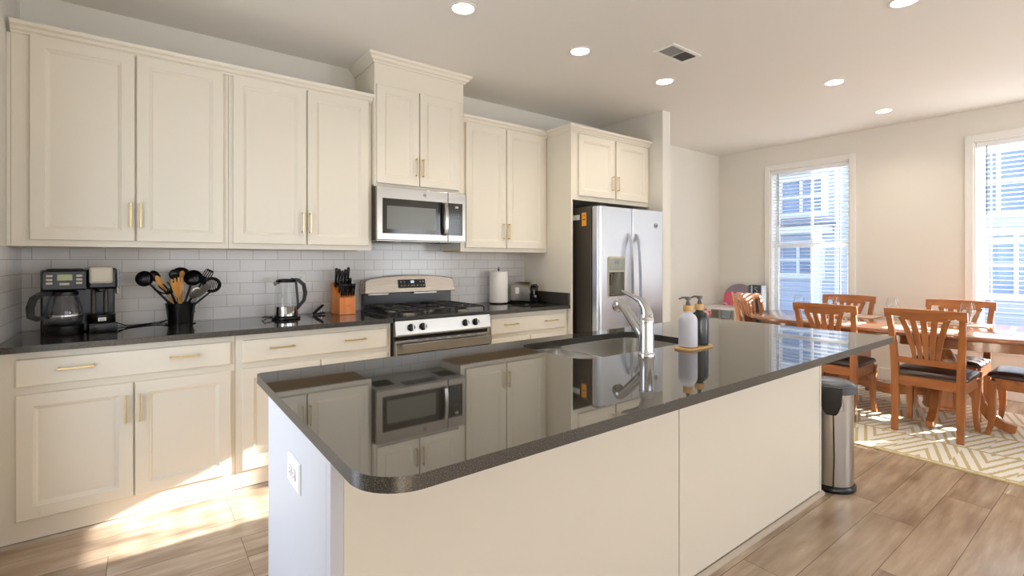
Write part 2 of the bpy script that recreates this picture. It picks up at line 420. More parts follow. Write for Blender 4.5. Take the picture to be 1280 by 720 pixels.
    def build(s, name, m, parent=None, smooth=False, kind=None, label=None, local=False, bevel=0.0):
        bmesh.ops.recalc_face_normals(s.bm, faces=s.bm.faces)
        if parent is not None and not local:
            off = Vector(parent.get('_w', (0, 0, 0)))
            for v in s.bm.verts: v.co -= off
        me = bpy.data.meshes.new(name); s.bm.to_mesh(me); s.bm.free()
        if smooth:
            me.shade_smooth() if hasattr(me, 'shade_smooth') else None
            if hasattr(me, 'set_sharp_from_angle'): me.set_sharp_from_angle(angle=radians(smooth if smooth > 1 else 40))
        o = bpy.data.objects.new(name, me); COL.objects.link(o)
        me.materials.append(M[m] if isinstance(m, str) else m)
        if parent is not None:
            o.parent = parent
            o['_w'] = tuple(parent.get('_w', (0, 0, 0)))
        if kind: o['kind'] = kind
        if label: o['label'] = label
        if bevel:
            bv = o.modifiers.new('bevel', 'BEVEL'); bv.width = bevel; bv.segments = 2; bv.limit_method = 'ANGLE'; bv.angle_limit = radians(40)
        return o

def thing(name, label, cat, loc=(0, 0, 0), group=None):
    o = bpy.data.objects.new(name, None); COL.objects.link(o)
    o.location = loc; o['_w'] = tuple(loc); o['label'] = label; o['category'] = cat
    o.empty_display_size = 0.1
    if group: o['group'] = group
    return o
def tag(o, label, cat, group=None):
    o['label'] = label; o['category'] = cat
    if group: o['group'] = group
    return o
def struct(o): o['kind'] = 'structure'; return o
def kids(o): return [c for c in bpy.data.objects if c.parent == o]
def dup(o, loc, label=None, rotz=0.0, parent=None):
    def cp(x, par):
        c = x.copy(); COL.objects.link(c)
        if par is not None: c.parent = par
        for k in kids(x): cp(k, c)
        return c
    ch = kids(o)
    c = o.copy(); COL.objects.link(c)
    for k in ch: cp(k, c)
    c.location = loc; c.rotation_euler = (0, 0, rotz)
    if label: c['label'] = label
    return c
def rrect(x0, x1, y0, y1, r, n=8):
    rs = r if isinstance(r, (list, tuple)) else [r] * 4   # corners: x1y1, x0y1, x0y0, x1y0
    out = []
    for (cx, cy, sx, sy, a0), rr in zip(((x1, y1, -1, -1, 0), (x0, y1, 1, -1, 90), (x0, y0, 1, 1, 180), (x1, y0, -1, 1, 270)), rs):
        if rr <= 0: out.append((cx, cy)); continue
        for k in range(n + 1):
            a = radians(a0 + 90 * k / n); out.append((cx + sx * rr + rr * cos(a), cy + sy * rr + rr * sin(a)))
    return out
def circ(cx, cy, r, n=24): return [(cx + r * cos(2 * pi * k / n), cy + r * sin(2 * pi * k / n)) for k in range(n)]

# ------------------------------------------------------------------ room shell
XR, CZ, YB = 6.98, 2.76, -6.4
CANS = [(2.011, -1.298), (2.961, -1.293), (3.921, -1.296), (5.046, -2.122), (6.30, -2.106), (3.952, -2.86)]
VENT = (3.365, 3.70, -1.765, -1.60)
struct(MB().box(-0.1, XR + 0.1, YB - 0.1, 0.1, -0.1, 0).build('floor', 'floor'))
struct(MB().slab([(-0.1, YB - 0.1), (XR + 0.1, YB - 0.1), (XR + 0.1, 0.1), (-0.1, 0.1)],
                 [circ(x, y, 0.062) for x, y in CANS], CZ, CZ + 0.12).build('ceiling', 'ceil'))
struct(MB().box(-0.1, XR + 0.1, 0, 0.1, 0, CZ).build('wall_back', 'wall'))
struct(MB().slab([(YB, 0), (0, 0), (0, CZ), (YB, CZ)], [[(-2.4, 0.30), (-1.1, 0.30), (-1.1, 2.15), (-2.4, 2.15)]], -0.1, 0, axis='x').build('wall_left', 'wall'))
W1 = (-1.591, -0.707, 0.51, 2.455); W2 = (-3.52, -2.636, 0.51, 2.455)
def rect(y0, y1, z0, z1): return [(y0, z0), (y1, z0), (y1, z1), (y0, z1)]
struct(MB().slab([(YB, 0), (0, 0), (0, CZ), (YB, CZ)], [rect(*W1), rect(*W2)], XR, XR + 0.16, axis='x').build('wall_right', 'wall'))
struct(MB().slab([(-0.1, 0), (XR + 0.1, 0), (XR + 0.1, CZ), (-0.1, CZ)],
                 [[(0.85, 0.4), (3.75, 0.4), (3.75, 2.3), (0.85, 2.3)], [(4.55, 0.4), (6.25, 0.4), (6.25, 2.3), (4.55, 2.3)]], YB - 0.1, YB, axis='y').build('wall_rear', 'wall'))
struct(MB().box(4.557, 4.68, -0.82, 0, 0, CZ).build('wall_fridge_side', 'wall'))
def unseen_window(n, axis, a0, a1, z0, z1, h):  # unseen window frames, added around the fill area lights
    m = MB()
    f = lambda p, q, r, s_: (m.box(p, q, h - 0.05, h + 0.02, r, s_) if axis == 'y' else m.box(h - 0.02, h + 0.05, p, q, r, s_))
    f(a0, a1, z0 - 0.06, z0); f(a0, a1, z1, z1 + 0.06); f(a0 - 0.06, a0, z0 - 0.06, z1 + 0.06); f(a1, a1 + 0.06, z0 - 0.06, z1 + 0.06)
    f(a0, a1, (z0 + z1) / 2 - 0.02, (z0 + z1) / 2 + 0.02)
    k = max(2, round((a1 - a0) / 0.9))
    for i in range(1, k): x = a0 + (a1 - a0) * i / k; f(x - 0.03, x + 0.03, z0, z1)
    struct(m.build('window_%d' % n, 'trim'))
unseen_window(3, 'y', 0.85, 3.75, 0.4, 2.3, YB); unseen_window(4, 'y', 4.55, 6.25, 0.4, 2.3, YB); unseen_window(5, 'x', -2.4, -1.1, 0.30, 2.15, 0.0)

# dining windows: casing, jamb, sashes, panes
def window(n, w):
    y0, y1, z0, z1 = w
    e = bpy.data.objects.new('window_%d' % n, None); COL.objects.link(e); e.location = (XR, (y0 + y1) / 2, z0); e['_w'] = tuple(e.location); e['kind'] = 'structure'
    cw = 0.062
    m = MB(); X0, X1 = XR - 0.018, XR
    m.box(X0, X1, y0 - cw, y0, z0 - 0.06, z1 + cw, 0.003); m.box(X0, X1, y1, y1 + cw, z0 - 0.06, z1 + cw, 0.003)
    m.box(X0, X1, y0, y1, z1, z1 + cw, 0.003); m.box(X0 - 0.03, X1 + 0.10, y0, y1, z0 - 0.03, z0); m.box(X0, X1, y0, y1, z0 - 0.09, z0 - 0.03)
    m.build('casing', 'trim', e)
    m = MB(); a, b = XR, XR + 0.16
    m.box(a, b, y0, y0 + 0.012, z0, z1); m.box(a, b, y1 - 0.012, y1, z0, z1); m.box(a, b, y0, y1, z1 - 0.012, z1)
    m.build('jamb', 'trim', e)
    zm = 1.495; ym = (y0 + y1) / 2
    for nm, zz0, zz1, xo in (('upper_sash', zm - 0.02, z1 - 0.012, 0.125), ('lower_sash', z0, zm + 0.02, 0.10)):
        m = MB(); xa, xb = XR + xo, XR + xo + 0.022; A, B = y0 + 0.012, y1 - 0.012
        m.slab(rect(A, B, zz0, zz1), [rect(A + 0.045, ym - 0.011, zz0 + 0.045, zz1 - 0.045), rect(ym + 0.011, B - 0.045, zz0 + 0.045, zz1 - 0.045)], xa, xb, axis='x')
        sa = m.build(nm, 'trim', e)
        MB().box(xa + 0.009, xa + 0.013, A + 0.0455, B - 0.0455, zz0 + 0.0455, zz1 - 0.0455).build('pane', 'window_glass', sa)
    return e
window(1, W1); window(2, W2)

def blind(w, label, tilt):
    y0, y1, z0, z1 = w
    xb = XR + 0.045
    t = thing('window_blind', label, 'blind', (xb, (y0 + y1) / 2, z0), 'white blinds in the dining windows')
    A, B = y0 + 0.016, y1 - 0.016
    MB().box(xb - 0.03, xb + 0.03, A, B, z1 - 0.055, z1 - 0.013, 0.003).build('headrail', 'slat', t)
    m = MB(); z = z1 - 0.08; n = 0
    while z > z0 + 0.05:
        mt = Matrix.Translation((xb, 0, z)) @ Matrix.Rotation(tilt, 4, 'Y')
        m.box(-0.024, 0.024, A + 0.003, B - 0.003, -0.0014, 0.0014, mtx=mt); z -= 0.0435; n += 1
    m.build('slats', 'slat', t)
    MB().box(xb - 0.025, xb + 0.025, A, B, z0 + 0.012, z0 + 0.03, 0.003).build('bottom_rail', 'slat', t)
    m = MB()
    for yy in (A + 0.10, (A + B) / 2 - 0.03, B - 0.10):
        for dx in (-0.027, 0.027): m.box(xb + dx - 0.0008, xb + dx + 0.0008, yy - 0.002, yy + 0.002, z0 + 0.02, z1 - 0.03)
    m.build('ladder_cord', 'slat', t)
    MB().tube([(xb - 0.036, B - 0.075, z1 - 0.05), (xb - 0.038, B - 0.075, z1 - 0.72)], 0.0035, 8).build('tilt_wand', 'darktext', t, label='thin grey tilt wand')
blind(W1, 'white slatted blind in the window behind the far dining chairs', radians(6))
blind(W2, 'white slatted blind in the window at the right edge of the picture', radians(6))

# baseboards
def baseboard(n, x0, x1, y0, y1):
    struct(MB().box(x0, x1, y0, y1, 0, 0.13, 0.004).build('baseboard_' + n, 'trim'))
baseboard('right', XR - 0.016, XR, YB, 0); baseboard('back', 4.68, XR - 0.016, -0.016, 0)
baseboard('fridge_side', 4.68, 4.696, -0.82, -0.016); baseboard('pillar', 4.557, 4.696, -0.836, -0.82)
baseboard('rear', 0, XR, YB, YB + 0.016); baseboard('left', 0, 0.016, YB, -0.7)

# tile backsplash
m = MB(); m.box(0.009, 3.489, -0.008, -0.0005, 0.884, 1.3705); m.box(1.84, 2.565, -0.008, -0.0005, 1.3705, 1.436)
struct(m.build('wall_back_tiles', 'tile'))
struct(MB().box(0.0005, 0.0085, -0.70, -0.0005, 0.884, 1.3705).build('wall_left_tiles', 'tile_side'))

# ------------------------------------------------------------------ cabinet makers
def panel_front(x0, x1, z0, z1, yb, t=0.02, inset=0.056, raised=True):
    """door or drawer front: outer frame, stepped moulding, sunk panel; yb = plane it lies on, front faces -y"""
    m = MB(); yf = yb - t
    L = [(0, yb), (0, yf + 0.003), (0.003, yf)]
    if raised: L += [(inset, yf), (inset + 0.003, yf + 0.004), (inset + 0.009, yf + 0.0065), (inset + 0.017, yf + 0.014)]
    m.rings([[(x0 + i, y, z0 + i), (x1 - i, y, z0 + i), (x1 - i, y, z1 - i), (x0 + i, y, z1 - i)] for i, y in L])
    return m
def pull(parent, x, z, yf, length=0.135, vertical=True):
    """brushed brass bar pull on two posts; yf = face it is screwed to"""
    m = MB(); h = length / 2; y0, y1 = yf - 0.032, yf - 0.025
    if vertical:
        m.box(x - 0.005, x + 0.005, y0, y1, z - h, z + h, 0.0015)
        for s in (-1, 1): m.box(x - 0.004, x + 0.004, y1 - 0.001, yf + 0.001, z + s * (h - 0.007) - 0.004, z + s * (h - 0.007) + 0.004)
    else:
        m.box(x - h, x + h, y0, y1, z - 0.005, z + 0.005, 0.0015)
        for s in (-1, 1): m.box(x + s * (h - 0.007) - 0.004, x + s * (h - 0.007) + 0.004, y1 - 0.001, yf + 0.001, z - 0.004, z + 0.004)
    return m.build('handle', 'brass', parent)
def cab_door(par, x0, x1, z0, z1, yb, hx, hz):
    d = panel_front(x0, x1, z0, z1, yb).build('door', 'cab', par)
    if hx is not None: pull(d, hx, hz, yb - 0.02)
    return d
def sweep(profile, path, z):
    """moulding: profile = [(out, dz)...] swept along a horizontal polyline with mitres; out is to the right of travel"""
    P = [Vector((a, b, 0)) for a, b in path]; rings = []
    for i, p in enumerate(P):
        d0 = (P[i] - P[i - 1]).normalized() if i > 0 else None
        d1 = (P[i + 1] - P[i]).normalized() if i < len(P) - 1 else None
        n0 = Vector((d0.y, -d0.x, 0)) if d0 else None; n1 = Vector((d1.y, -d1.x, 0)) if d1 else None
        if n0 is None: n = n1
        elif n1 is None: n = n0
        else: n = (n0 + n1); n = n / max(0.2, n.dot(n0)) if n.length > 1e-4 else n0
        rings.append([p + n * o + Vector((0, 0, z + h)) for o, h in profile])
    return MB().rings(rings)
CROWN = [(0, 0), (0.010, 0), (0.013, 0.010), (0.024, 0.016), (0.030, 0.028), (0.046, 0.036), (0.050, 0.050), (0.050, 0.055), (0, 0.055)]

# base cabinets, left run
def base_cab(label, x0, x1, doors, drawer, handles, dh):
    t = thing('base_cabinet', label, 'cabinet', (x0, 0, 0), 'base cabinets along the tiled wall')
    m = MB(); m.box(x0, x1 - 0.002, -0.59, -0.002, 0.0, 0.882); m.build('carcass', 'cab', t)
    m = MB(); m.box(x0, x1 - 0.002, -0.61, -0.59, 0.022, 0.882, 0.001); m.build('face_frame', 'cab', t)
    d = panel_front(drawer[0], drawer[1], drawer[2], drawer[3], -0.61, raised=False).build('drawer', 'cab', t)
    for hx in handles: pull(d, hx, 0.797, -0.63, vertical=False)
    for (a, b), hx in zip(doors, dh): cab_door(t, a, b, 0.12, 0.69, -0.61, hx, 0.563)
    return t
base_cab('left base cabinet under the coffee maker, with one wide drawer over two doors', 0.002, 0.945,
         [(0.076, 0.494), (0.501, 0.922)], (0.076, 0.920, 0.727, 0.850), (0.283, 0.708), (0.466, 0.520))
base_cab('middle base cabinet under the kettle, left of the stove', 0.945, 1.862,
         [(0.977, 1.399), (1.406, 1.828)], (0.977, 1.828, 0.727, 0.850), (1.183, 1.612), (1.375, 1.430))
base_cab('right base cabinet under the toaster, between stove and fridge', 2.645, 3.488,
         [(2.668, 3.055), (3.062, 3.448)], (2.668, 3.448, 0.727, 0.850), (2.855, 3.280), (3.03, 3.087))
m = MB(); m.prism([(-0.61, 0), (-0.594, 0), (-0.594, 0.02), (-0.598, 0.02), (-0.606, 0.014)], 0.002, 1.86, 'x')
struct(m.build('trim_1', 'shoe'))

# perimeter countertops
t = MB().slab(rrect(0.002, 1.866, -0.648, -0.009, [0, 0, 0, 0.004]), [], 0.884, 0.914).build('countertop', 'granite', bevel=0.003)
tag(t, 'black speckled granite countertop along the wall left of the stove', 'countertop')
t = thing('countertop', 'short black granite countertop between stove and fridge panel, with side splash', 'countertop', (2.64, 0, 0.884))
MB().slab(rrect(2.640, 3.487, -0.648, -0.009, [0, 0, 0.004, 0]), [], 0.884, 0.914).build('counter_slab', 'granite', t, bevel=0.003)
MB().box(3.466, 3.486, -0.644, -0.010, 0.9145, 1.018, 0.002).build('side_splash', 'granite', t)

# wall cabinets
def wall_cab(label, x0, x1, doors, hx, z0=1.372, z1=2.44, yf=-0.335, dz=(1.404, 2.422), hz=1.546, group='wall cabinets over the counter', zc=None):
    t = thing('wall_cabinet', label, 'cabinet', (x0, 0, z0), group)
    MB().box(x0 + 0.001, x1 - 0.001, yf + 0.02, -0.002, z0 + 0.012, z1).build('carcass', 'cab', t)
    MB().box(x0 + 0.001, x1 - 0.001, yf, yf + 0.02, z0, z1).build('face_frame', 'cab', t)
    MB().box(x0 + 0.02, x1 - 0.02, yf + 0.02, -0.009, z0 + 0.004, z0 + 0.012).build('underside', 'cabin', t, label='bare birch underside')
    for (a, b), h in zip(doors, hx): cab_door(t, a, b, dz[0], dz[1], yf, h, hz)
    return t
wc1 = wall_cab('large two-door wall cabinet above the coffee maker and utensil crock', 0.016, 0.944, [(0.084, 0.497), (0.505, 0.917)], (0.479, 0.522))
wc2 = wall_cab('two-door wall cabinet above the kettle, left of the microwave', 0.944, 1.835, [(0.967, 1.388), (1.396, 1.808)], (1.363, 1.410))
wc3 = wall_cab('two-door wall cabinet above the paper towel, right of the microwave', 2.570, 3.488, [(2.613, 3.014), (3.024, 3.450)], (2.986, 3.037))
mwc = wall_cab('short two-door wall cabinet above the microwave, reaching the ceiling', 1.836, 2.569, [(1.850, 2.176), (2.184, 2.520)], (2.150, 2.203),
         z0=1.828, z1=2.70, yf=-0.380, dz=(1.850, 2.548), hz=1.988)
MB().box(1.838, 2.567, -0.384, -0.380, 2.552, 2.70).build('frieze', 'cab', mwc)
sweep([(0, 0), (0.010, 0), (0.014, 0.010), (0.030, 0.020), (0.036, 0.034), (0.050, 0.044), (0.054, 0.0598), (0, 0.0598)],
      [(1.836, -0.002), (1.836, -0.384), (2.569, -0.384), (2.569, -0.002)], 2.70).build('crown', 'cab', mwc)
sweep(CROWN, [(0.0165, -0.335), (0.944, -0.335)], 2.418).build('crown', 'cab', wc1)
MB().box(0.0012, 0.0158, -0.335, -0.002, 1.372, 2.418).build('scribe_filler', 'cab', wc1)
sweep(CROWN, [(0.944, -0.335), (1.835, -0.335)], 2.418).build('crown', 'cab', wc2)
sweep(CROWN, [(2.572, -0.335), (3.4885, -0.335)], 2.418).build('crown', 'cab', wc3)

# fridge surround
t = thing('fridge_surround', 'tall cream panel and two-door cabinet built around the top of the fridge', 'cabinet', (3.49, 0, 0))
MB().box(3.490, 3.510, -0.655, -0.002, 0.0, 2.44).build('side_panel', 'cab', t)
MB().box(3.510, 4.555, -0.635, -0.002, 1.835, 2.44).build('carcass', 'cab', t)
MB().box(3.5105, 4.555, -0.655, -0.635, 1.83, 2.44).build('face_frame', 'cab', t)
sweep(CROWN, [(3.490, -0.386), (3.490, -0.655), (4.556, -0.655)], 2.418).build('crown', 'cab', t)
cab_door(t, 3.570, 4.030, 1.868, 2.410, -0.655, 3.995, 2.01); cab_door(t, 4.058, 4.520, 1.868, 2.410, -0.655, 4.066, 2.01)

# ------------------------------------------------------------------ island
t = thing('kitchen_island', 'long cream kitchen island with smooth seamed back panel and white end', 'island', (0.874, -2.585, 0))
IX0, IX1, IYN, IYF = 0.874, 3.548, -2.585, -1.90
m = MB().slab([(IX0 + 0.012, IYN + 0.012), (IX1 - 0.018, IYN + 0.012), (IX1 - 0.018, IYF - 0.02), (IX0 + 0.012, IYF - 0.02)], [[(1.80, IYN + 0.03), (2.74, IYN + 0.03), (2.74, IYF - 0.04), (1.80, IYF - 0.04)]], 0.1, 0.882)
m.box(IX0 + 0.012, IX1 - 0.018, IYN + 0.012, IYF - 0.08, 0.0, 0.1); m.build('carcass', 'cab', t)
MB().box(IX0, IX0 + 0.012, IYN + 0.03, IYF, 0.0, 0.882).build('end_panel', 'end', t, label='white end panel')
MB().box(IX0, IX0 + 0.030, IYN - 0.004, IYN + 0.03, 0.0, 0.882, 0.002).build('corner_post', 'end', t)
m = MB(); m.box(IX0 + 0.031, 2.213, IYN, IYN + 0.012, 0.02, 0.882, 0.0015); m.build('back_panel', 'cab', t)
m = MB(); m.box(2.219, IX1 - 0.018, IYN, IYN + 0.012, 0.02, 0.882, 0.0015); m.build('back_panel', 'cab', t)
MB().box(IX1 - 0.018, IX1, IYN - 0.004, IYF, 0.0, 0.882, 0.002).build('corner_post', 'cab', t)
for a, b in ((0.9, 1.55), (1.555, 1.89), (2.75, 3.54)):
    panel_front(a, b, 0.12, 0.86, 0).xform(Matrix.Translation((0, IYF - 0.02, 0)) @ Matrix.Diagonal((1, -1, 1, 1))).build('door', 'cab', t)
m = MB(); q = [(IYN - 0.004, 0.0), (IYN - 0.020, 0.0), (IYN - 0.019, 0.007), (IYN - 0.013, 0.015), (IYN - 0.004, 0.02)]
m.prism(q, IX0 + 0.03, IX1 + 0.01, 'x'); m.build('shoe_molding', 'shoe', t, label='taupe shoe molding at the floor')

def outlet(name, label, cat, c, u, n, w=0.072, h=0.116, flat=False):
    """wall plate centred at c, u = horizontal direction, n = outward normal"""
    t = thing(name, label, cat, c)
    c, u, n = Vector(c), Vector(u), Vector(n); z = Vector((0, 0, 1))
    mt = Matrix((( u.x, n.x, z.x, c.x), (u.y, n.y, z.y, c.y), (u.z, n.z, z.z, c.z), (0, 0, 0, 1)))
    if flat: tq = u.copy(); uu = z; zz = -tq
    else: uu, zz = u, z
    mt = Matrix(((uu.x, n.x, zz.x, c.x), (uu.y, n.y, zz.y, c.y), (uu.z, n.z, zz.z, c.z), (0, 0, 0, 1)))
    m = MB(); a, b = w / 2, h / 2
    m.rings([[mt @ Vector(p) for p in ((-a + i, d, -b + i), (a - i, d, -b + i), (a - i, d, b - i), (-a + i, d, b - i))] for i, d in ((0, 0), (0.001, 0.003), (0.006, 0.007))])
    m.build('plate', 'white', t)
    for s in (-1, 1):
        m = MB()
        k = [mt @ Vector((0.0165 * cos(2 * pi * j / 20), 0.0071, s * 0.022 + max(-0.0125, min(0.0125, 0.0165 * sin(2 * pi * j / 20))))) for j in range(20)]
        k2 = [p + n * 0.003 for p in k]
        m.rings([k, k2]); r = m.build('receptacle', 'white', t)
        m = MB()
        for dx in (-0.006, 0.006):
            bx = [mt @ Vector((dx + q_, 0.0102, s * 0.022 + w_)) for q_, w_ in ((-0.0012, -0.001), (0.0012, -0.001), (0.0012, 0.007), (-0.0012, 0.007))]
            m.rings([bx, [p + n * 0.0003 for p in bx]])
        bx = [mt @ Vector((0.0025 * cos(j * pi / 4), 0.0102, s * 0.022 - 0.007 + 0.0025 * sin(j * pi / 4))) for j in range(8)]
        m.rings([bx, [p + n * 0.0003 for p in bx]])
        m.build('slot', 'black', r)
outlet('power_outlet', 'white duplex outlet on the white end of the island', 'outlet', (IX0 - 0.0005, -2.268, 0.71), (0, -1, 0), (-1, 0, 0), w=0.085, h=0.128, flat=True)
outlet('power_outlet', 'white duplex outlet on the tile behind the kettle', 'outlet', (1.435, -0.0085, 1.155), (1, 0, 0), (0, -1, 0))

# island countertop with sink cut-out
SX0, SX1, SYN, SYF = 1.885, 2.665, -2.385, -1.965
hole = rrect(SX0, SX1, SYN, SYF, [0.10, 0.07, 0.09, 0.10], 8)
t = thing('island_countertop', 'large polished black granite countertop on the island, with rounded corners', 'countertop', (0.842, -2.914, 0.884))
MB().slab(rrect(0.842, 3.576, -2.914, -1.862, [0.02, 0.02, 0.105, 0.02], 12), [hole], 0.884, 0.914).build('counter_slab', 'granite', t, smooth=30, bevel=0.003)

# sink
t = thing('kitchen_sink', 'stainless steel double-bowl sink set under the island countertop', 'sink', ((SX0 + SX1) / 2, (SYN + SYF) / 2, 0.69))
def bowl(x0, x1, y0, y1, zb, name):
    m = MB(); R = []
    for (i, z, r) in ((-0.006, 0.883, 0.075), (0, 0.880, 0.07), (0.004, 0.80, 0.07), (0.012, zb + 0.03, 0.065), (0.035, zb + 0.004, 0.05), (0.07, zb, 0.03)):
        R.append([(a, b, z) for a, b in rrect(x0 + i, x1 - i, y0 + i, y1 - i, r, 6)])
    m.rings(R, cap0=False)
    o = m.build(name, 'sink', t, smooth=60)
    cx, cy = (x0 + x1) / 2, (y0 + y1) / 2
    MB().lathe([(0.045, zb + 0.001), (0.040, zb + 0.004), (0.03, zb + 0.002), (0.012, zb + 0.001)], (cx, cy, 0), 20).build('drain', 'chrome', o, smooth=True)
bowl(SX0 + 0.004, 2.095, SYN + 0.004, SYF - 0.004, 0.74, 'small_bowl')
bowl(2.115, SX1 - 0.004, SYN + 0.004, SYF - 0.004, 0.70, 'large_bowl')
MB().slab(rrect(SX0 - 0.02, SX1 + 0.02, SYN - 0.02, SYF + 0.02, 0.09, 8), [rrect(SX0 + 0.002, 2.097, SYN + 0.002, SYF - 0.002, 0.073, 8), rrect(2.113, SX1 - 0.002, SYN + 0.002, SYF - 0.002, 0.073, 8)], 0.8805, 0.8838).build('rim', 'sink', t)

# faucet
FX, FY = 2.163, -2.470
t = thing('kitchen_faucet', 'polished chrome single-lever faucet behind the island sink', 'faucet', (FX, FY, 0.914))
MB().lathe([(0.034, 0.9145), (0.034, 0.924), (0.031, 0.928), (0.029, 0.934), (0.0285, 1.050), (0.0305, 1.052), (0.0305, 1.060), (0.028, 1.063), (0.027, 1.078), (0.021, 1.092), (0.006, 1.098)], (FX, FY, 0), 28).build('body', 'chrome', t, smooth=40)
sp = MB().tube([(FX - 0.002, FY + 0.012, 0.985), (FX + 0.002, FY + 0.030, 1.005), (FX + 0.016, FY + 0.085, 1.052), (FX + 0.03, FY + 0.135, 1.092), (FX + 0.038, FY + 0.162, 1.110)], [0.018, 0.0215, 0.0205, 0.020, 0.021], 16).build('spout', 'chrome', t, smooth=50)
hd = Vector((0.22, 0.80, -0.15)).normalized()
mt = Vector((0, 0, 1)).rotation_difference(Vector((0.25, 0.75, -0.62)).normalized()).to_matrix().to_4x4()
MB().lathe([(0.014, -0.016), (0.024, -0.009), (0.0275, 0.004), (0.027, 0.028), (0.023, 0.038), (0.017, 0.039), (0.015, 0.035)], (FX + 0.040, FY + 0.170, 1.114), 24, mtx=mt).build('spray_head', 'chrome', sp, smooth=50)
MB().tube([(FX, FY, 1.082), (FX - 0.002, FY + 0.006, 1.108), (FX - 0.004, FY + 0.026, 1.135), (FX - 0.006, FY + 0.060, 1.150), (FX - 0.010, FY + 0.100, 1.164), (FX - 0.012, FY + 0.118, 1.172)], [0.026, 0.020, 0.015, 0.010, 0.0075, 0.005], 14).build('lever', 'chrome', t, smooth=50)

# soap bottles on their tray
t = tag(MB().slab(rrect(2.375, 2.585, -2.525, -2.435, 0.04, 8), [], 0.9145, 0.922).build('soap_tray', 'bamboo', bevel=0.002), 'thin wooden tray under the two soap bottles', 'tray')
def soap(x, y, m_, label):
    t = thing('soap_bottle', label, 'bottle', (x, y, 0.9225), 'pump bottles beside the sink')
    z = 0.9225
    MB().lathe([(0.030, z), (0.039, z + 0.004), (0.040, z + 0.012), (0.040, z + 0.112), (0.038, z + 0.125), (0.031, z + 0.138), (0.020, z + 0.146), (0.016, z + 0.150), (0.016, z + 0.156)], (x, y, 0), 28).build('bottle_body', m_, t, smooth=40)
    c = MB().lathe([(0.0195, z + 0.1562), (0.0205, z + 0.158), (0.0205, z + 0.180), (0.019, z + 0.182)], (x, y, 0), 24).build('collar', 'bamboo', t, smooth=40, label='wooden collar')
    m = MB().lathe([(0.008, z + 0.182), (0.010, z + 0.184), (0.0075, z + 0.196), (0.006, z + 0.198), (0.006, z + 0.204), (0.012, z + 0.206), (0.012, z + 0.216), (0.008, z + 0.219)], (x, y, 0), 18)
    m.tube([(x, y, z + 0.214), (x - 0.022, y + 0.012, z + 0.216), (x - 0.036, y + 0.020, z + 0.210)], [0.005, 0.0045, 0.004], 8)
    m.build('pump', 'pump', t, smooth=40)
soap(2.436, -2.480, 'frost', 'frosted white pump bottle on the tray beside the faucet')
soap(2.533, -2.475, 'smoke', 'dark smoky pump bottle behind the white one on the tray')

# ------------------------------------------------------------------ fridge
def emblem(parent, c, u, n, r):
    """small round maker's emblem: ring with looped strokes inside"""
    c, u, n = Vector(c), Vector(u).normalized(), Vector(n).normalized(); z = n.cross(u).normalized()
    if z.z < 0: z = -z
    P = lambda a, b: c + u * a + z * b + n * 0.001
    m = MB()
    m.tube([P(r * cos(k * pi / 12), r * sin(k * pi / 12)) for k in range(24)], r * 0.09, 5, closed=True)
    m.tube([P(-r * .15 + r * .38 * cos(a), r * .42 * sin(a)) for a in [radians(q) for q in range(30, 340, 25)]], r * 0.07, 5)
    m.tube([P(-r * .1, -r * .1), P(r * .2, -r * .05), P(r * .25, -r * .45), P(-r * .3, -r * .55)], r * 0.07, 5)
    m.tube([P(r * .55, r * .3), P(r * .3, r * .4), P(r * .25, r * .1), P(r * .5, 0), P(r * .2, -r * .2), P(r * .45, -r * .4), P(r * .6, -r * .25)], r * 0.07, 5)
    m.build('emblem', 'darktext', parent)
t = thing('refrigerator', 'stainless steel side-by-side fridge with water dispenser and long handles', 'refrigerator', (3.58, -0.88, 0.0))
MB().box(3.585, 4.480, -0.800, -0.05, 0.012, 1.765, 0.004).build('body', 'greymetal', t, label='dark grey cabinet sides')
MB().box(3.60, 4.465, -0.79, -0.10, 0.0, 0.05).build('base_grille', 'black', t)
def fr_door(x0, x1, name, cut=None, rl=0.03, rr_=0.012):
    m = MB(); y0, y1 = -0.885, -0.812
    pts = []
    for k in range(9):
        a = radians(90 * k / 8); pts.append((x0 + rl - rl * cos(a), y0 + rl - rl * sin(a)))
    for k in range(9):
        a = radians(90 * k / 8); pts.append((x1 - rr_ + rr_ * sin(a), y0 + rr_ - rr_ * cos(a)))
    pts += [(x1, y1), (x0, y1)]
    m.prism(pts, 0.07, 1.762, 'z'); return m.build(name, 'fridge', t, smooth=35)
dl = fr_door(3.590, 4.018, 'freezer_door', rl=0.035, rr_=0.008)
dr = fr_door(4.024, 4.478, 'fridge_door', rl=0.008, rr_=0.02)
emblem(dr, (4.36, -0.886, 1.625), (1, 0, 0), (0, -1, 0), 0.022)
MB().box(3.60, 3.70, -0.86, -0.79, 1.763, 1.778, 0.004).build('hinge_cover', 'black', t)
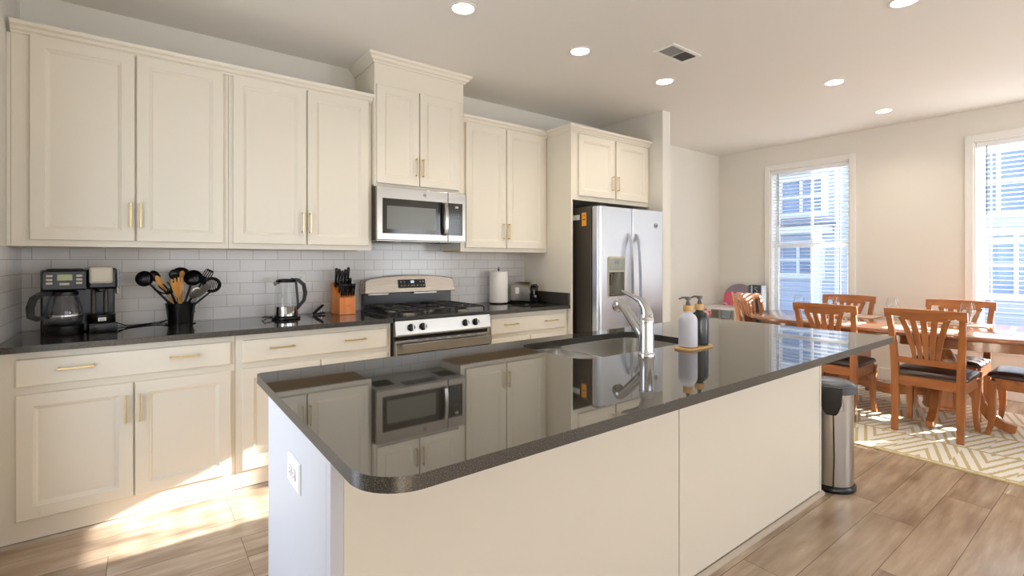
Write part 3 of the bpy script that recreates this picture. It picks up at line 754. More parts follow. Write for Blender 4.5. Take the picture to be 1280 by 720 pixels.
# dispenser on the freezer door
DX0, DX1 = 3.700, 3.918
m = MB(); m.slab([(a, b) for a, b in rrect(DX0, DX1, 0.985, 1.335, 0.02, 5)], [[(DX0 + 0.010, 1.0), (DX1 - 0.010, 1.0), (DX1 - 0.010, 1.20), (DX0 + 0.010, 1.20)]], -0.892, -0.8855, axis='y')
dsp = m.build('dispenser', 'champagne', dl)
MB().box(DX0 + 0.008, DX1 - 0.008, -0.8935, -0.892, 1.212, 1.318).build('control_panel', mat('grey green dispenser panel', srgb(146, 148, 138), 0.3, var=0.02), dl)
m = MB(); m.box(DX0 + 0.08, DX1 - 0.08, -0.8945, -0.8935, 1.272, 1.296)
for k in range(5): m.box(DX0 + 0.024 + k * 0.037, DX0 + 0.036 + k * 0.037, -0.8945, -0.8935, 1.224, 1.232)
m.build('panel_lettering', 'extdark', dl)
MB().box(DX0 + 0.010, DX1 - 0.010, -0.888, -0.8855, 1.0, 1.20).build('recess', mat('dark dispenser recess', srgb(84, 84, 72), 0.2, var=0.1), dl)
m = MB(); m.box(DX0 + 0.02, DX0 + 0.06, -0.905, -0.888, 1.09, 1.18, 0.004); m.box(DX0 + 0.066, DX0 + 0.10, -0.900, -0.888, 1.13, 1.20, 0.003); m.box(DX0 + 0.012, DX1 - 0.012, -0.91, -0.886, 0.995, 1.004)
m.build('paddle', 'greymetal', dl)
for x, dx, par in ((3.972, -0.006, dl), (4.068, 0.006, dr)):
    pts = []
    for k in range(15):
        s = k / 14; zz = 1.535 - s * 1.0
        bow = 0.058 * (sin(pi * min(1, max(0, s))) ** 0.35)
        pts.append((x + dx * sin(pi * s), -0.886 - bow, zz))
    MB().tube(pts, 1.0, flat=(0.015, 0.010)).build('handle', 'fridge', par, smooth=40)
MB().box(3.5838, 3.585, -0.745, -0.690, 1.60, 1.715).build('energy_label', 'yellow', t, label='orange energy label')
m = MB(); m.box(3.5834, 3.5838, -0.735, -0.700, 1.65, 1.66); m.box(3.5834, 3.5838, -0.735, -0.700, 1.685, 1.69); m.build('print_lettering', 'darktext', t)
m = MB(); m.box(3.5836, 3.585, -0.665, -0.560, 1.655, 1.70); m.build('rating_label', 'label', t, label='white rating label')

# ------------------------------------------------------------------ range
RX0, RX1 = 1.872, 2.636
RC = (RX0 + RX1) / 2
t = thing('gas_range', 'stainless steel gas stove with black grates and four front knobs', 'stove', (RC, -0.33, 0))
MB().box(RX0, RX1, -0.625, -0.02, 0.04, 0.893).build('body', 'greymetal', t)
MB().box(RX0 + 0.03, RX1 - 0.03, -0.58, -0.05, 0.0, 0.04).build('plinth', 'black', t)
m = MB(); m.box(RX0, RX1, -0.655, -0.075, 0.893, 0.917, 0.006)
m.build('cooktop', 'enamel', t)
# control panel, leaning back slightly
m = MB(); m.prism([(-0.625, 0.892), (-0.655, 0.892), (-0.672, 0.80), (-0.672, 0.79), (-0.625, 0.79)], RX0, RX1, 'x')
cp = m.build('control_panel', 'steel', t)
kn = Vector((0, -1, 0.18)).normalized()
kmt = Vector((0, 0, 1)).rotation_difference(kn).to_matrix().to_4x4()
for kx in (1.985, 2.073, 2.415, 2.503):
    c = Vector((kx, -0.6655, 0.845))
    k = MB().lathe([(0.025, 0.0), (0.025, 0.004), (0.021, 0.006), (0.020, 0.022), (0.017, 0.026)], c, 24, mtx=kmt).build('knob', 'black', cp, smooth=40)
    MB().box(-0.0045, 0.0045, -0.021, 0.021, 0.02, 0.036, 0.002, mtx=Matrix.Translation(c) @ kmt).build('knob_grip', 'steel_v', k)
MB().box(RX0 + 0.02, RX1 - 0.02, -0.650, -0.626, 0.762, 0.789).build('vent_gap', 'black', t)
m = MB(); m.box(RX0 + 0.002, RX1 - 0.002, -0.668, -0.627, 0.22, 0.762, 0.004)
od = m.build('oven_door', 'steel', t)
MB().box(RX0 + 0.07, RX1 - 0.07, -0.6695, -0.668, 0.33, 0.655).build('door_window', 'blackgloss', od)
MB().box(RX0 + 0.012, RX1 - 0.012, -0.6692, -0.668, 0.665, 0.672).build('door_seam', 'black', od)
m = MB(); m.tube([(RX0 + 0.03, -0.715, 0.722), (RX1 - 0.03, -0.715, 0.722)], 1.0, flat=(0.014, 0.020))
for x in (RX0 + 0.05, RX1 - 0.05): m.box(x - 0.012, x + 0.012, -0.712, -0.667, 0.712, 0.732)
m.build('handle', 'steel', od)
m = MB()
for k in range(6):
    a = RX0 + 0.16 + k * 0.085; m.box(a, a + 0.06, -0.6697, -0.6685, 0.7545, 0.7585)
m.build('vent_slots', 'black', od)
m = MB(); m.box(RX0 + 0.002, RX1 - 0.002, -0.665, -0.627, 0.05, 0.21, 0.004); m.build('drawer', 'steel', t)
# backguard: black riser with arched stainless console
MB().box(RX0 + 0.004, RX1 - 0.004, -0.074, -0.012, 0.917, 1.045).build('riser', 'enamel', t)
top = []
for k in range(17):
    s = k / 16; top.append((RX0 - 0.012 + 0.788 * s, 1.148 + 0.036 * (1 - (2 * s - 1) ** 2) ** 0.8))
RXm, hw = RC, 0.394
def console(off, y):
    return [(RXm - hw + 0.0 + off, y, 1.045 + off)] + [(RXm + hw - off, y, 1.045 + off)] + [(max(RXm - hw + off + 0.012, min(RXm + hw - off - 0.012, x)), y, z - off) for x, z in reversed(top)]
m = MB(); m.rings([[(p[0], -0.014, p[2]) for p in console(0, 0)], [(p[0], -0.085 - 0.035 * (1.19 - p[2]) / 0.145, p[2]) for p in console(0, 0)], [(p[0], -0.092 - 0.035 * (1.19 - p[2]) / 0.145, p[2]) for p in console(0.006, 0)]])
con = m.build('console', 'steel_light', t, smooth=30)
def cy_(z): return -0.0935 - 0.035 * (1.19 - z) / 0.145
def cbox(m, x0, x1, z0, z1, d, e=0.0012):
    m.rings([[(x0, cy_(z0) - d, z0), (x1, cy_(z0) - d, z0), (x1, cy_(z1) - d, z1), (x0, cy_(z1) - d, z1)], [(x0, cy_(z0) - d - e, z0), (x1, cy_(z0) - d - e, z0), (x1, cy_(z1) - d - e, z1), (x0, cy_(z1) - d - e, z1)]])
    return m
cbox(MB(), 2.135, 2.372, 1.082, 1.148, -0.001).build('touch_panel', 'blackgloss', con)
m = MB()
for x in (2.155, 2.185, 2.325, 2.348):
    cbox(m, x, x + 0.010, 1.126, 1.133, 0.0005, 0.0003)
for x in (2.158, 2.188, 2.218, 2.247, 2.268, 2.296, 2.328, 2.352):
    cbox(m, x, x + 0.009, 1.098, 1.104, 0.0005, 0.0003)
m.build('key_lettering', 'text', con)
m = MB()
def seg7(m, x, z, w, h, on, put):
    q = {'a': (x, x + w, z + h - .002, z + h), 'd': (x, x + w, z, z + .002), 'g': (x, x + w, z + h / 2 - .001, z + h / 2 + .001),
         'f': (x, x + .002, z + h / 2, z + h), 'b': (x + w - .002, x + w, z + h / 2, z + h), 'e': (x, x + .002, z, z + h / 2), 'c': (x + w - .002, x + w, z, z + h / 2)}
    for k in on: put(m, *q[k])
for i, on in enumerate(('bc', 'abcdefg', 'abcdefg')):
    seg7(m, 2.236 + i * 0.013, 1.121, 0.010, 0.018, on, lambda m, a, b, c, d: cbox(m, a, b, c, d, 0.0005, 0.0003))
m.build('clock_digits', 'digit', con)
for x0, x1 in ((RX0 + 0.02, RX0 + 0.18), (RX0 + 0.40, RX0 + 0.60)):
    MB().box(x0, x1, -0.118, -0.110, 1.036, 1.047).build('bracket', 'steel', con)
# burners and grates
for bx, by, r in ((2.04, -0.22, 0.045), (2.04, -0.50, 0.052), (2.254, -0.36, 0.048), (2.47, -0.22, 0.045), (2.47, -0.50, 0.055)):
    b = MB().lathe([(r + 0.012, 0.9172), (r + 0.010, 0.922), (r, 0.924), (r * 0.95, 0.930)], (bx, by, 0), 24).build('burner', 'steel_v', t, smooth=40)
    MB().lathe([(r * 0.8, 0.930), (r * 0.82, 0.936), (r * 0.7, 0.940), (0.004, 0.941)], (bx, by, 0), 24).build('burner_cap', 'iron', b, smooth=40)
for gx0, gx1 in ((1.895, 2.135), (2.14, 2.368), (2.373, 2.613)):
    m = MB(); zt = 0.956; rr = 0.0065
    for y in (-0.615, -0.105): m.tube([(gx0, y, 0.920), (gx0 + 0.004, y, zt - 0.008), (gx0 + 0.02, y, zt), (gx1 - 0.02, y, zt), (gx1 - 0.004, y, zt - 0.008), (gx1, y, 0.920)], rr, 8)
    for x in (gx0 + 0.02, gx1 - 0.02): m.tube([(x, -0.615, zt), (x, -0.105, zt)], rr, 8)
    m.tube([(gx0 + 0.02, -0.36, zt), (gx1 - 0.02, -0.36, zt)], rr, 8)
    cx = (gx0 + gx1) / 2
    for cy in ((-0.50, -0.22) if gx0 != 2.14 else (-0.36,)):
        for a in range(0, 360, 45):
            if gx0 == 2.14 and a in (0, 180): continue
            ca, sa = cos(radians(a)), sin(radians(a)); R = 0.10 if a % 90 == 0 else 0.125
            m.tube([(cx + ca * 0.022, cy + sa * 0.022, zt - 0.002), (cx + ca * R * 0.9, cy + sa * R * 0.9, zt + 0.001)], 0.0055, 6)
    m.build('grate', 'iron', t, smooth=50)

# ------------------------------------------------------------------ microwave
MX0, MX1, MZ0, MZ1 = 1.838, 2.566, 1.440, 1.825
t = thing('microwave', 'stainless steel over-the-range microwave between the wall cabinets', 'microwave', (2.20, -0.2, MZ0))
MB().box(MX0, MX1, -0.395, -0.012, MZ0 + 0.004, MZ1).build('body', 'greymetal', t)
MB().box(MX0, 2.405, -0.424, -0.396, MZ0 + 0.006, MZ1 - 0.001, 0.004).build('door', 'steel', t)
MB().box(2.408, MX1, -0.424, -0.396, MZ0 + 0.006, MZ1 - 0.001, 0.004).build('side_fascia', 'steel', t)
dr_ = [o for o in kids(t) if o.name.startswith('door')][0]; sf_ = [o for o in kids(t) if o.name.startswith('side_fascia')][0]
MB().box(1.880, 2.385, -0.4262, -0.424, 1.493, 1.743).build('window_surround', 'darkglass', dr_)
MB().slab(rrect(1.912, 2.300, 1.525, 1.690, 0.006), [], -0.4275, -0.4262, axis='y').build('window', 'mwscreen', dr_)
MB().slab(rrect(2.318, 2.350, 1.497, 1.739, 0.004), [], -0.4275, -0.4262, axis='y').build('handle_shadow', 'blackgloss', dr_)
m = MB(); m.tube([(2.372, -0.426, 1.735), (2.372, -0.452, 1.725), (2.372, -0.462, 1.68), (2.372, -0.464, 1.615), (2.372, -0.462, 1.55), (2.372, -0.452, 1.505), (2.372, -0.426, 1.495)], 1.0, flat=(0.014, 0.006))
m.build('handle', 'steel', dr_, smooth=40)
emblem(dr_, (2.210, -0.4245, 1.785), (1, 0, 0), (0, -1, 0), 0.012)
MB().box(2.408, 2.535, -0.4262, -0.424, 1.493, 1.743).build('keypad', 'darkglass', sf_)
m = MB()
for i, z in enumerate((1.655, 1.642)):
    for k in range(4): m.box(2.428 + k * 0.022, 2.440 + k * 0.022, -0.4266, -0.4262, z, z + 0.004)
for r in range(8):
    for k in range(5): m.box(2.426 + k * 0.0195, 2.434 + k * 0.0195, -0.4266, -0.4262, 1.515 + r * 0.0135, 1.520 + r * 0.0135)
m.build('key_lettering', 'blue', sf_)
m = MB(); m.box(2.470, 2.498, -0.4266, -0.4262, 1.705, 1.720); m.build('display', 'text', sf_)
m = MB()
m.box(MX0, MX1, -0.420, -0.012, MZ0, MZ0 + 0.004); un = m.build('underside', 'steel_v', t)
for a, b in ((1.87, 2.02), (2.40, 2.54)):
    m = MB()
    for k in range(14): m.box(a, b, -0.33 + k * 0.013, -0.324 + k * 0.013, MZ0 - 0.002, MZ0)
    m.build('grease_filter', 'iron', un)
MB().box(2.07, 2.35, -0.40, -0.30, MZ0 - 0.004, MZ0, 0.001).build('lamp_cover', 'black', un)

# ------------------------------------------------------------------ things on the counter
CT = 0.9145
# coffee maker
t = thing('coffee_maker', 'black two-way coffee maker with glass carafe in the left counter corner', 'coffee maker', (0.26, -0.22, CT))
cmt = Matrix.Translation((0.262, -0.235, CT)) @ Matrix.Rotation(radians(8), 4, 'Z')
def cm(m, name, mat_, par=t, **kw): m.xform(cmt); return m.build(name, mat_, par, **kw)
m = MB(); m.box(-0.15, 0.15, 0.02, 0.13, 0, 0.335, 0.008); cm(m, 'back_housing', 'black')
m = MB(); m.box(-0.15, 0.02, -0.125, 0.13, 0.232, 0.335, 0.008); br_ = cm(m, 'brew_head', 'black')
m = MB(); m.box(-0.13, 0.01, -0.10, 0.10, 0.3352, 0.343, 0.003); cm(m, 'lid', 'black')
m = MB(); m.slab([(-0.146, 0.245), (0.016, 0.245), (0.016, 0.322), (-0.146, 0.322)], [], -0.1275, -0.1255, axis='y'); cm(m, 'front_panel', 'black', br_)
m = MB(); m.box(-0.093, -0.036, -0.1285, -0.1275, 0.284, 0.314); cm(m, 'display', 'lcd', br_)
for x, zz in [(-0.122, z) for z in (0.307, 0.288, 0.270)] + [(-0.010, z) for z in (0.307, 0.288, 0.270)] + [(-0.066, 0.266)]:
    m = MB(); w = 0.012 if abs(x + 0.066) > 0.01 else 0.019
    m.box(x - w, x + w, -0.1292, -0.1275, zz - 0.0055, zz + 0.0055, 0.002); cm(m, 'button', 'champagne', br_)
m = MB(); m.box(0.024, 0.148, -0.105, 0.13, 0.232, 0.345, 0.012); ph = cm(m, 'pod_head', 'black')
m = MB(); m.box(0.030, 0.128, -0.118, 0.05, 0.262, 0.352, 0.012); cm(m, 'pod_lid', 'champagne', ph, label='champagne coloured pod lid')
m = MB(); m.lathe([(0.016, 0.215), (0.022, 0.222), (0.022, 0.234)], (0.082, -0.045, 0), 16); cm(m, 'spout', 'black', ph)
m = MB(); m.box(0.149, 0.163, -0.06, 0.02, 0.20, 0.338, 0.005); cm(m, 'water_window', 'pyrex', ph)
m = MB(); m.lathe([(0.075, 0), (0.077, 0.006), (0.077, 0.048), (0.072, 0.052)], (-0.062, -0.045, 0), 32); cm(m, 'warming_base', 'black', smooth=40)
m = MB(); m.box(0.030, 0.148, -0.10, 0.02, 0, 0.052, 0.004); m.lathe([(0.058, 0.052), (0.060, 0.056), (0.060, 0.095), (0.056, 0.098)], (0.086, -0.05, 0), 28); cup = cm(m, 'pod_stand', 'black', smooth=40)
m = MB(); m.box(0.066, 0.100, -0.113, -0.1105, 0.064, 0.082, 0.001); cm(m, 'maker_badge', 'white', cup)
m = MB(); m.box(0.070, 0.096, -0.1138, -0.113, 0.072, 0.0745); m.box(0.073, 0.093, -0.1138, -0.113, 0.067, 0.069); cm(m, 'badge_lettering', 'darktext', cup)
for x in (0.058, 0.110):
    m = MB(); m.lathe([(0.011, 0.10), (0.011, 0.225)], (x, 0.014, 0), 14); cm(m, 'side_column', 'greymetal', ph, smooth=40)
m = MB(); m.lathe([(0.056, 0.054), (0.068, 0.060), (0.074, 0.085), (0.074, 0.110), (0.068, 0.150), (0.058, 0.185), (0.052, 0.200), (0.052, 0.208)], (-0.062, -0.045, 0), 32, cap1=False)
ca = cm(m, 'carafe', 'pyrex', smooth=60, label='clear glass carafe')
m = MB(); m.lathe([(0.0745, 0.094), (0.0755, 0.096), (0.0755, 0.104), (0.0745, 0.106)], (-0.062, -0.045, 0), 32, cap0=False, cap1=False); cm(m, 'band', 'chrome', ca, smooth=40)
m = MB(); m.lathe([(0.054, 0.204), (0.056, 0.206), (0.056, 0.222), (0.040, 0.228), (0.01, 0.23)], (-0.062, -0.045, 0), 28); cm(m, 'carafe_lid', 'black', ca, smooth=40)
m = MB(); m.tube([(-0.112, -0.065, 0.215), (-0.150, -0.085, 0.217), (-0.178, -0.098, 0.195), (-0.190, -0.103, 0.150), (-0.188, -0.102, 0.105), (-0.165, -0.092, 0.092), (-0.132, -0.078, 0.098)], [1.0, 1.1, 1.25, 1.25, 1.2, 1.1, .8], flat=(0.010, 0.010)); cm(m, 'carafe_handle', 'black', ca, smooth=60)
(MB().tube([(0.41, -0.12, CT + 0.03), (0.46, -0.10, CT + 0.005), (0.54, -0.055, CT + 0.004), (0.62, -0.04, CT + 0.010), (0.70, -0.03, CT + 0.03), (0.80, -0.02, CT + 0.06)], 0.003, 6).build('cord', 'black', t, smooth=60))
(MB().tube([(0.40, -0.24, CT + 0.008), (0.47, -0.15, CT + 0.004), (0.55, -0.09, CT + 0.004), (0.61, -0.075, CT + 0.004), (0.66, -0.03, CT + 0.02)], 0.0028, 6).build('cord', 'black', t, smooth=60))

# utensil crock with its utensils
CX, CY = 0.716, -0.130
t = thing('utensil_crock', 'black tapered utensil crock full of cooking tools', 'crock', (CX, CY, CT))
MB().lathe([(0.052, CT + 0.006), (0.064, CT + 0.008), (0.078, CT + 0.122), (0.079, CT + 0.128), (0.074, CT + 0.128), (0.062, CT + 0.016), (0.01, CT + 0.014)], (CX, CY, 0), 32).build('pot', 'black', t, smooth=40)
MB().lathe([(0.075, CT), (0.078, CT + 0.002), (0.078, CT + 0.005), (0.05, CT + 0.006)], (CX, CY, 0), 32).build('turntable_base', 'black', t, smooth=40)
def tool(name, label, cat, mat_, tip, fn, handle=0.0068, hm=None):
    """utensil standing in the crock: shaft from inside the pot to tip, head made by fn(matrix) at the tip"""
    tip = Vector(tip); foot = Vector((CX + (tip.x - CX) * -0.15, CY + (tip.y - CY) * -0.1, CT + 0.03))
    t = thing(name, label, cat, tuple(foot), 'cooking tools in the utensil crock')
    d = (tip - foot).normalized()
    mid = foot.lerp(tip, 0.5)
    rim = Vector((CX, CY, CT + 0.13)); 
    MB().tube([foot, foot.lerp(tip, 0.45) , tip], [handle * 1.2, handle, handle * 0.8], 8).build('shaft', hm or mat_, t, smooth=60)
    # head frame: local z along shaft, local x across, y facing camera
    y = Vector((0.25, -1, 0.1)); x = y.cross(d).normalized(); y = d.cross(x).normalized()
    mt = Matrix(((x.x, y.x, d.x, tip.x), (x.y, y.y, d.y, tip.y), (x.z, y.z, d.z, tip.z), (0, 0, 0, 1)))
    m = fn(mt); m.build('head', mat_, t, smooth=50)
def h_ladle(r, dep=0.6):
    def f(mt):
        m = MB(); mm = mt @ Matrix.Translation((0, 0, r * 0.8)) @ Matrix.Rotation(radians(-100), 4, 'X')
        pr = [(0.001, -r * dep)] + [(r * sin(a), -r * dep * cos(a)) for a in [radians(q) for q in range(12, 91, 13)]] + [(r, 0.0)] + [(r * .95 * sin(a), -r * dep * .92 * cos(a)) for a in [radians(q) for q in range(90, 0, -13)]] + [(0.001, -r * dep * 0.92)]
        m.lathe(pr, (0, 0, 0), 24); m.xform(mm); return m
    return f
def h_spat(w0, w1, L, th=0.003, slots=0, bulge=0.0):
    def f(mt):
        m = MB(); out = [(-w0 / 2, -0.01), (w0 / 2, -0.01), (w1 / 2, L * 0.35), (w1 / 2 + bulge, L * 0.8), (w1 / 2 - 0.006, L), (-w1 / 2 + 0.006, L), (-w1 / 2 - bulge, L * 0.8), (-w1 / 2, L * 0.35)]
        hs = []
        for k in range(slots):
            c = (k - (slots - 1) / 2) * w1 / (slots + 0.4); s_ = w1 / (slots + 1) * 0.28
            hs.append([(c - s_, L * 0.42), (c + s_, L * 0.42), (c + s_, L * 0.86), (c - s_, L * 0.86)])
        m.slab(out, hs, -th / 2, th / 2, axis='y'); m.xform(mt); return m
    return f
def h_skim(r):
    def f(mt):
        m = MB(); hs = []
        for i in range(-3, 4):
            w = math.sqrt(max(0, (r * 0.68) ** 2 - (i * r * 0.19) ** 2))
            hs.append([(i * r * .19 - r * .05, r - w), (i * r * .19 + r * .05, r - w), (i * r * .19 + r * .05, r + w), (i * r * .19 - r * .05, r + w)])
        m.slab([(a, b) for a, b in circ(0, r, r, 28)], hs, -0.002, 0.002, axis='y')
        m.tube([(r * cos(k * pi / 14), 0, r + r * sin(k * pi / 14)) for k in range(28)], 0.004, 6, closed=True)
        m.xform(mt @ Matrix.Rotation(radians(35), 4, 'Y')); return m
    return f
def h_fork():
    def f(mt):
        m = MB(); m.slab([(-0.010, -0.02), (0.010, -0.02), (0.026, 0.03), (0.031, 0.075), (0.030, 0.105), (0.022, 0.107), (0.021, 0.082), (0.013, 0.082), (0.012, 0.110), (0.004, 0.111), (0.003, 0.083), (-0.005, 0.083), (-0.006, 0.110), (-0.014, 0.109), (-0.015, 0.082), (-0.023, 0.082), (-0.024, 0.105), (-0.031, 0.104), (-0.031, 0.070), (-0.026, 0.03)], [], -0.003, 0.003, axis='y')
        m.xform(mt); return m
    return f
def h_spoon(rx, rz, th=0.35):
    def f(mt):
        m = MB(); m.ball((0, 0, 0), 1.0, (rx, rx * th, rz), 20); m.xform(mt @ Matrix.Translation((0, 0, rz * 0.85))); return m
    return f
def h_claw():
    def f(mt):
        m = MB()
        for k in range(6):
            a = (k - 2.5) * 0.011
            m.tube([(a * 0.5, 0, 0.0), (a * 1.6, 0.006, 0.025), (a * 2.2, -0.010, 0.050), (a * 2.2, -0.028, 0.058)], [0.005, 0.005, 0.004, 0.003], 6)
        m.ball((0, 0, 0.012), 0.016, (1.3, .5, 1.2), 12); m.xform(mt); return m
    return f
tool('ladle', 'black ladle leaning out at the far left of the crock', 'ladle', 'black', (0.562, -0.150, 1.165), h_ladle(0.046))
tool('serving_spoon', 'black serving spoon just right of the leftmost ladle', 'spoon', 'black', (0.604, -0.120, 1.180), h_spoon(0.026, 0.036))
tool('wooden_spoon', 'slim wooden spoon leaning left in the crock', 'spoon', 'spoonwood', (0.632, -0.175, 1.135), h_spoon(0.017, 0.048))
tool('wooden_fork', 'pale wooden slotted fork upright in the middle of the crock', 'fork', 'spoonwood', (0.700, -0.200, 1.100), h_fork(), handle=0.007)
tool('wooden_spoon', 'wooden spoon standing behind the pale wooden fork', 'spoon', 'spoonwood', (0.722, -0.130, 1.165), h_spoon(0.019, 0.040))
tool('pasta_server', 'black toothed pasta server low in front of the wooden spoon', 'pasta server', 'black', (0.665, -0.205, 1.110), h_claw())
tool('serving_spoon', 'black spoon standing tallest behind the wooden fork', 'spoon', 'black', (0.720, -0.095, 1.185), h_spoon(0.050, 0.040))
tool('tongs', 'black headed tongs above the wooden fork', 'tongs', 'black', (0.685, -0.180, 1.190), h_spoon(0.028, 0.032, .6))
tool('ladle', 'broad black ladle right of the wooden fork', 'ladle', 'black', (0.768, -0.140, 1.155), h_ladle(0.050))
tool('whisk', 'steel and black whisk head below the broad ladle', 'whisk', 'steel_v', (0.770, -0.190, 1.075), h_spoon(0.028, 0.042), hm='black')
tool('slotted_turner', 'black slotted turner standing at the upper right of the crock', 'spatula', 'black', (0.826, -0.145, 1.165), h_spat(0.030, 0.052, 0.088, slots=4))
tool('metal_spatula', 'steel bladed spatula leaning right in the crock', 'spatula', 'steel_v', (0.803, -0.190, 1.085), h_spat(0.02, 0.040, 0.09))
tool('skimmer', 'round black slotted skimmer leaning out at the far right of the crock', 'skimmer', 'black', (0.864, -0.185, 1.105), h_skim(0.047))

# kettle on its base
KX, KY = 1.290, -0.235
t = thing('kettle_stand', 'round black power base under the glass kettle', 'kettle stand', (KX, KY, CT))
MB().lathe([(0.085, CT), (0.088, CT + 0.004), (0.086, CT + 0.014), (0.07, CT + 0.018), (0.02, CT + 0.019)], (KX, KY, 0), 32).build('base_plate', 'black', t, smooth=40)
MB().tube([(KX - 0.08, KY, CT + 0.012), (KX - 0.125, KY + 0.01, CT + 0.022), (KX - 0.135, KY + 0.05, CT + 0.01), (KX - 0.09, KY + 0.13, CT + 0.004), (KX + 0.02, KY + 0.15, CT + 0.004)], 0.003, 6).build('cord', 'black', t, smooth=60)
t = thing('kettle', 'clear glass electric kettle with black handle and steel bottom', 'kettle', (KX, KY, CT + 0.02))
z = CT + 0.020
MB().lathe([(0.070, z), (0.073, z + 0.003), (0.073, z + 0.062), (0.070, z + 0.064)], (KX, KY, 0), 32).build('steel_base', 'chrome', t, smooth=40)
MB().lathe([(0.0715, z + 0.064), (0.070, z + 0.11), (0.064, z + 0.18), (0.058, z + 0.222)], (KX, KY, 0), 32, cap0=False, cap1=False).build('glass_body', 'glass', t, smooth=60)
MB().lathe([(0.0675, z + 0.0642), (0.0675, z + 0.080), (0.01, z + 0.080)], (KX, KY, 0), 32, cap0=False).build('water', 'glass', t, smooth=60)
MB().lathe([(0.060, z + 0.221), (0.062, z + 0.224), (0.062, z + 0.236), (0.050, z + 0.243), (0.01, z + 0.245)], (KX, KY, 0), 32).build('lid', 'black', t, smooth=40)
hu = Vector((0.92, -0.38, 0)).normalized(); hp = lambda a, b: (KX + hu.x * a, KY + hu.y * a, z + b)
MB().tube([hp(0.03, 0.240), hp(0.075, 0.236), hp(0.108, 0.205), hp(0.118, 0.150), hp(0.110, 0.100), hp(0.080, 0.062), hp(0.068, 0.045)], [1.0, 1.1, 1.15, 1.15, 1.05, .95, .8], flat=(0.013, 0.010)).build('handle', 'black', t, smooth=60)
MB().tube([hp(0.060, 0.225), hp(0.067, 0.15), hp(0.074, 0.06)], 1.0, flat=(0.010, 0.006)).build('handle_spine', 'black', t, smooth=60)
MB().tube([hp(-0.045, 0.226), hp(-0.070, 0.214), hp(-0.066, 0.198)], [0.018, 0.012, 0.006], 10).build('spout', 'steel_v', t, smooth=60)

# small folded gadget by the wall
t = thing('folding_can_opener', 'small black folded hand tool lying on the counter left of the knife block', 'can opener', (1.53, -0.11, CT))
MB().tube([(1.492, -0.12, CT + 0.008), (1.53, -0.10, CT + 0.035), (1.572, -0.075, CT + 0.062)], [0.008, 0.011, 0.009], 10).build('upper_handle', 'black', t, smooth=50)
MB().tube([(1.492, -0.13, CT + 0.007), (1.54, -0.12, CT + 0.008), (1.575, -0.115, CT + 0.010)], [0.006, 0.007, 0.006], 10).build('lower_handle', 'black', t, smooth=50)
MB().ball((1.556, -0.10, CT + 0.022), 0.010, (1, .6, 1), 10).build('cutting_wheel', 'chrome', t, smooth=50)

# knife block and knives
KB = (1.690, -0.155)
kmx = Matrix.Translation((KB[0], KB[1], CT)) @ Matrix.Rotation(radians(4), 4, 'Z')
t = thing('knife_block', 'orange wooden knife block full of black-handled knives', 'knife block', (KB[0], KB[1], CT))
m = MB(); m.prism([(-0.085, 0.0), (0.085, 0.0), (0.085, 0.225), (0.012, 0.175), (-0.050, 0.125), (-0.085, 0.122)], -0.058, 0.058, 'x'); m.xform(kmx); m.build('block', 'blockwood', t, bevel=0.003)
m = MB()
for k in range(7): m.box(-0.016 + k * 0.0045, -0.013 + k * 0.0045, -0.0862, -0.085, 0.060 + (k % 2) * 0.001, 0.066)
m.xform(kmx); m.build('stamped_lettering', 'cherry', t)
def knife(label, x, y, z, L, tilt, w=0.0085, d=0.012):
    t = thing('knife', label, 'knife', tuple(kmx @ Vector((x, y, z))), 'black-handled knives in the block')
    mt = kmx @ Matrix.Translation((x, y, z)) @ Matrix.Rotation(radians(tilt), 4, 'X')
    m = MB(); r = []
    for s, k in ((0, .8), (0.1, 1), (0.45, .85), (0.8, 1.05), (0.95, 1.0), (1.0, .6)):
        r.append([mt @ Vector((a, b, s * L)) for a, b in rrect(-w * k, w * k, -d * k, d * k, w * 0.55 * k, 3)])
    m.rings(r); m.build('knife_handle', 'black', t, smooth=50)
    m = MB(); m.box(-w * .7, w * .7, -d * .8, d * .8, -0.006, 0.001, mtx=mt); m.build('bolster', 'chrome', t)
for k in range(6):
    knife('black-handled steak knife in the front row of the knife block', -0.045 + k * 0.018, -0.078, 0.138, 0.085, 16, 0.0065, 0.009)
for k, (x, L) in enumerate(((-0.044, 0.135), (-0.022, 0.128), (0.000, 0.115), (0.022, 0.125), (0.044, 0.140))):
    knife(('tallest black-handled knife at the left end of the block', 'black-handled knife second from the left behind the steak knives', 'shortest black-handled knife in the middle of the block', 'black-handled knife right of the block middle', 'black-handled knife at the right end of the back row')[k], x, 0.030, 0.198, L, 10, 0.008, 0.012)
for k, (x, L) in enumerate(((-0.034, 0.10), (0.010, 0.10), (0.038, 0.105))):
    knife(('black paring knife in the left of the middle row', 'black paring knife in the centre of the middle row', 'black paring knife in the right of the middle row')[k], x, -0.022, 0.158, L, 13, 0.0075, 0.011)

# paper towel
PX, PY = 3.090, -0.135
t = thing('paper_towel_holder', 'black wire holder standing inside the paper towel roll', 'paper towel holder', (PX, PY, CT))
MB().lathe([(0.084, CT), (0.086, CT + 0.003), (0.084, CT + 0.008), (0.01, CT + 0.009)], (PX, PY, 0), 32).build('foot_plate', 'black', t, smooth=40)
m = MB().tube([(PX, PY, CT + 0.009), (PX, PY, CT + 0.31)], 0.004, 8); m.tube([(PX - 0.006, PY, CT + 0.295), (PX - 0.008, PY, CT + 0.315), (PX, PY, CT + 0.325), (PX + 0.008, PY, CT + 0.315), (PX + 0.006, PY, CT + 0.295)], 0.003, 8); m.build('rod', 'black', t, smooth=60)
t = MB().lathe([(0.022, CT + 0.010), (0.082, CT + 0.010), (0.0835, CT + 0.014), (0.0835, CT + 0.284), (0.082, CT + 0.288), (0.022, CT + 0.288)], (PX, PY, 0), 40, cap0=False, cap1=False)
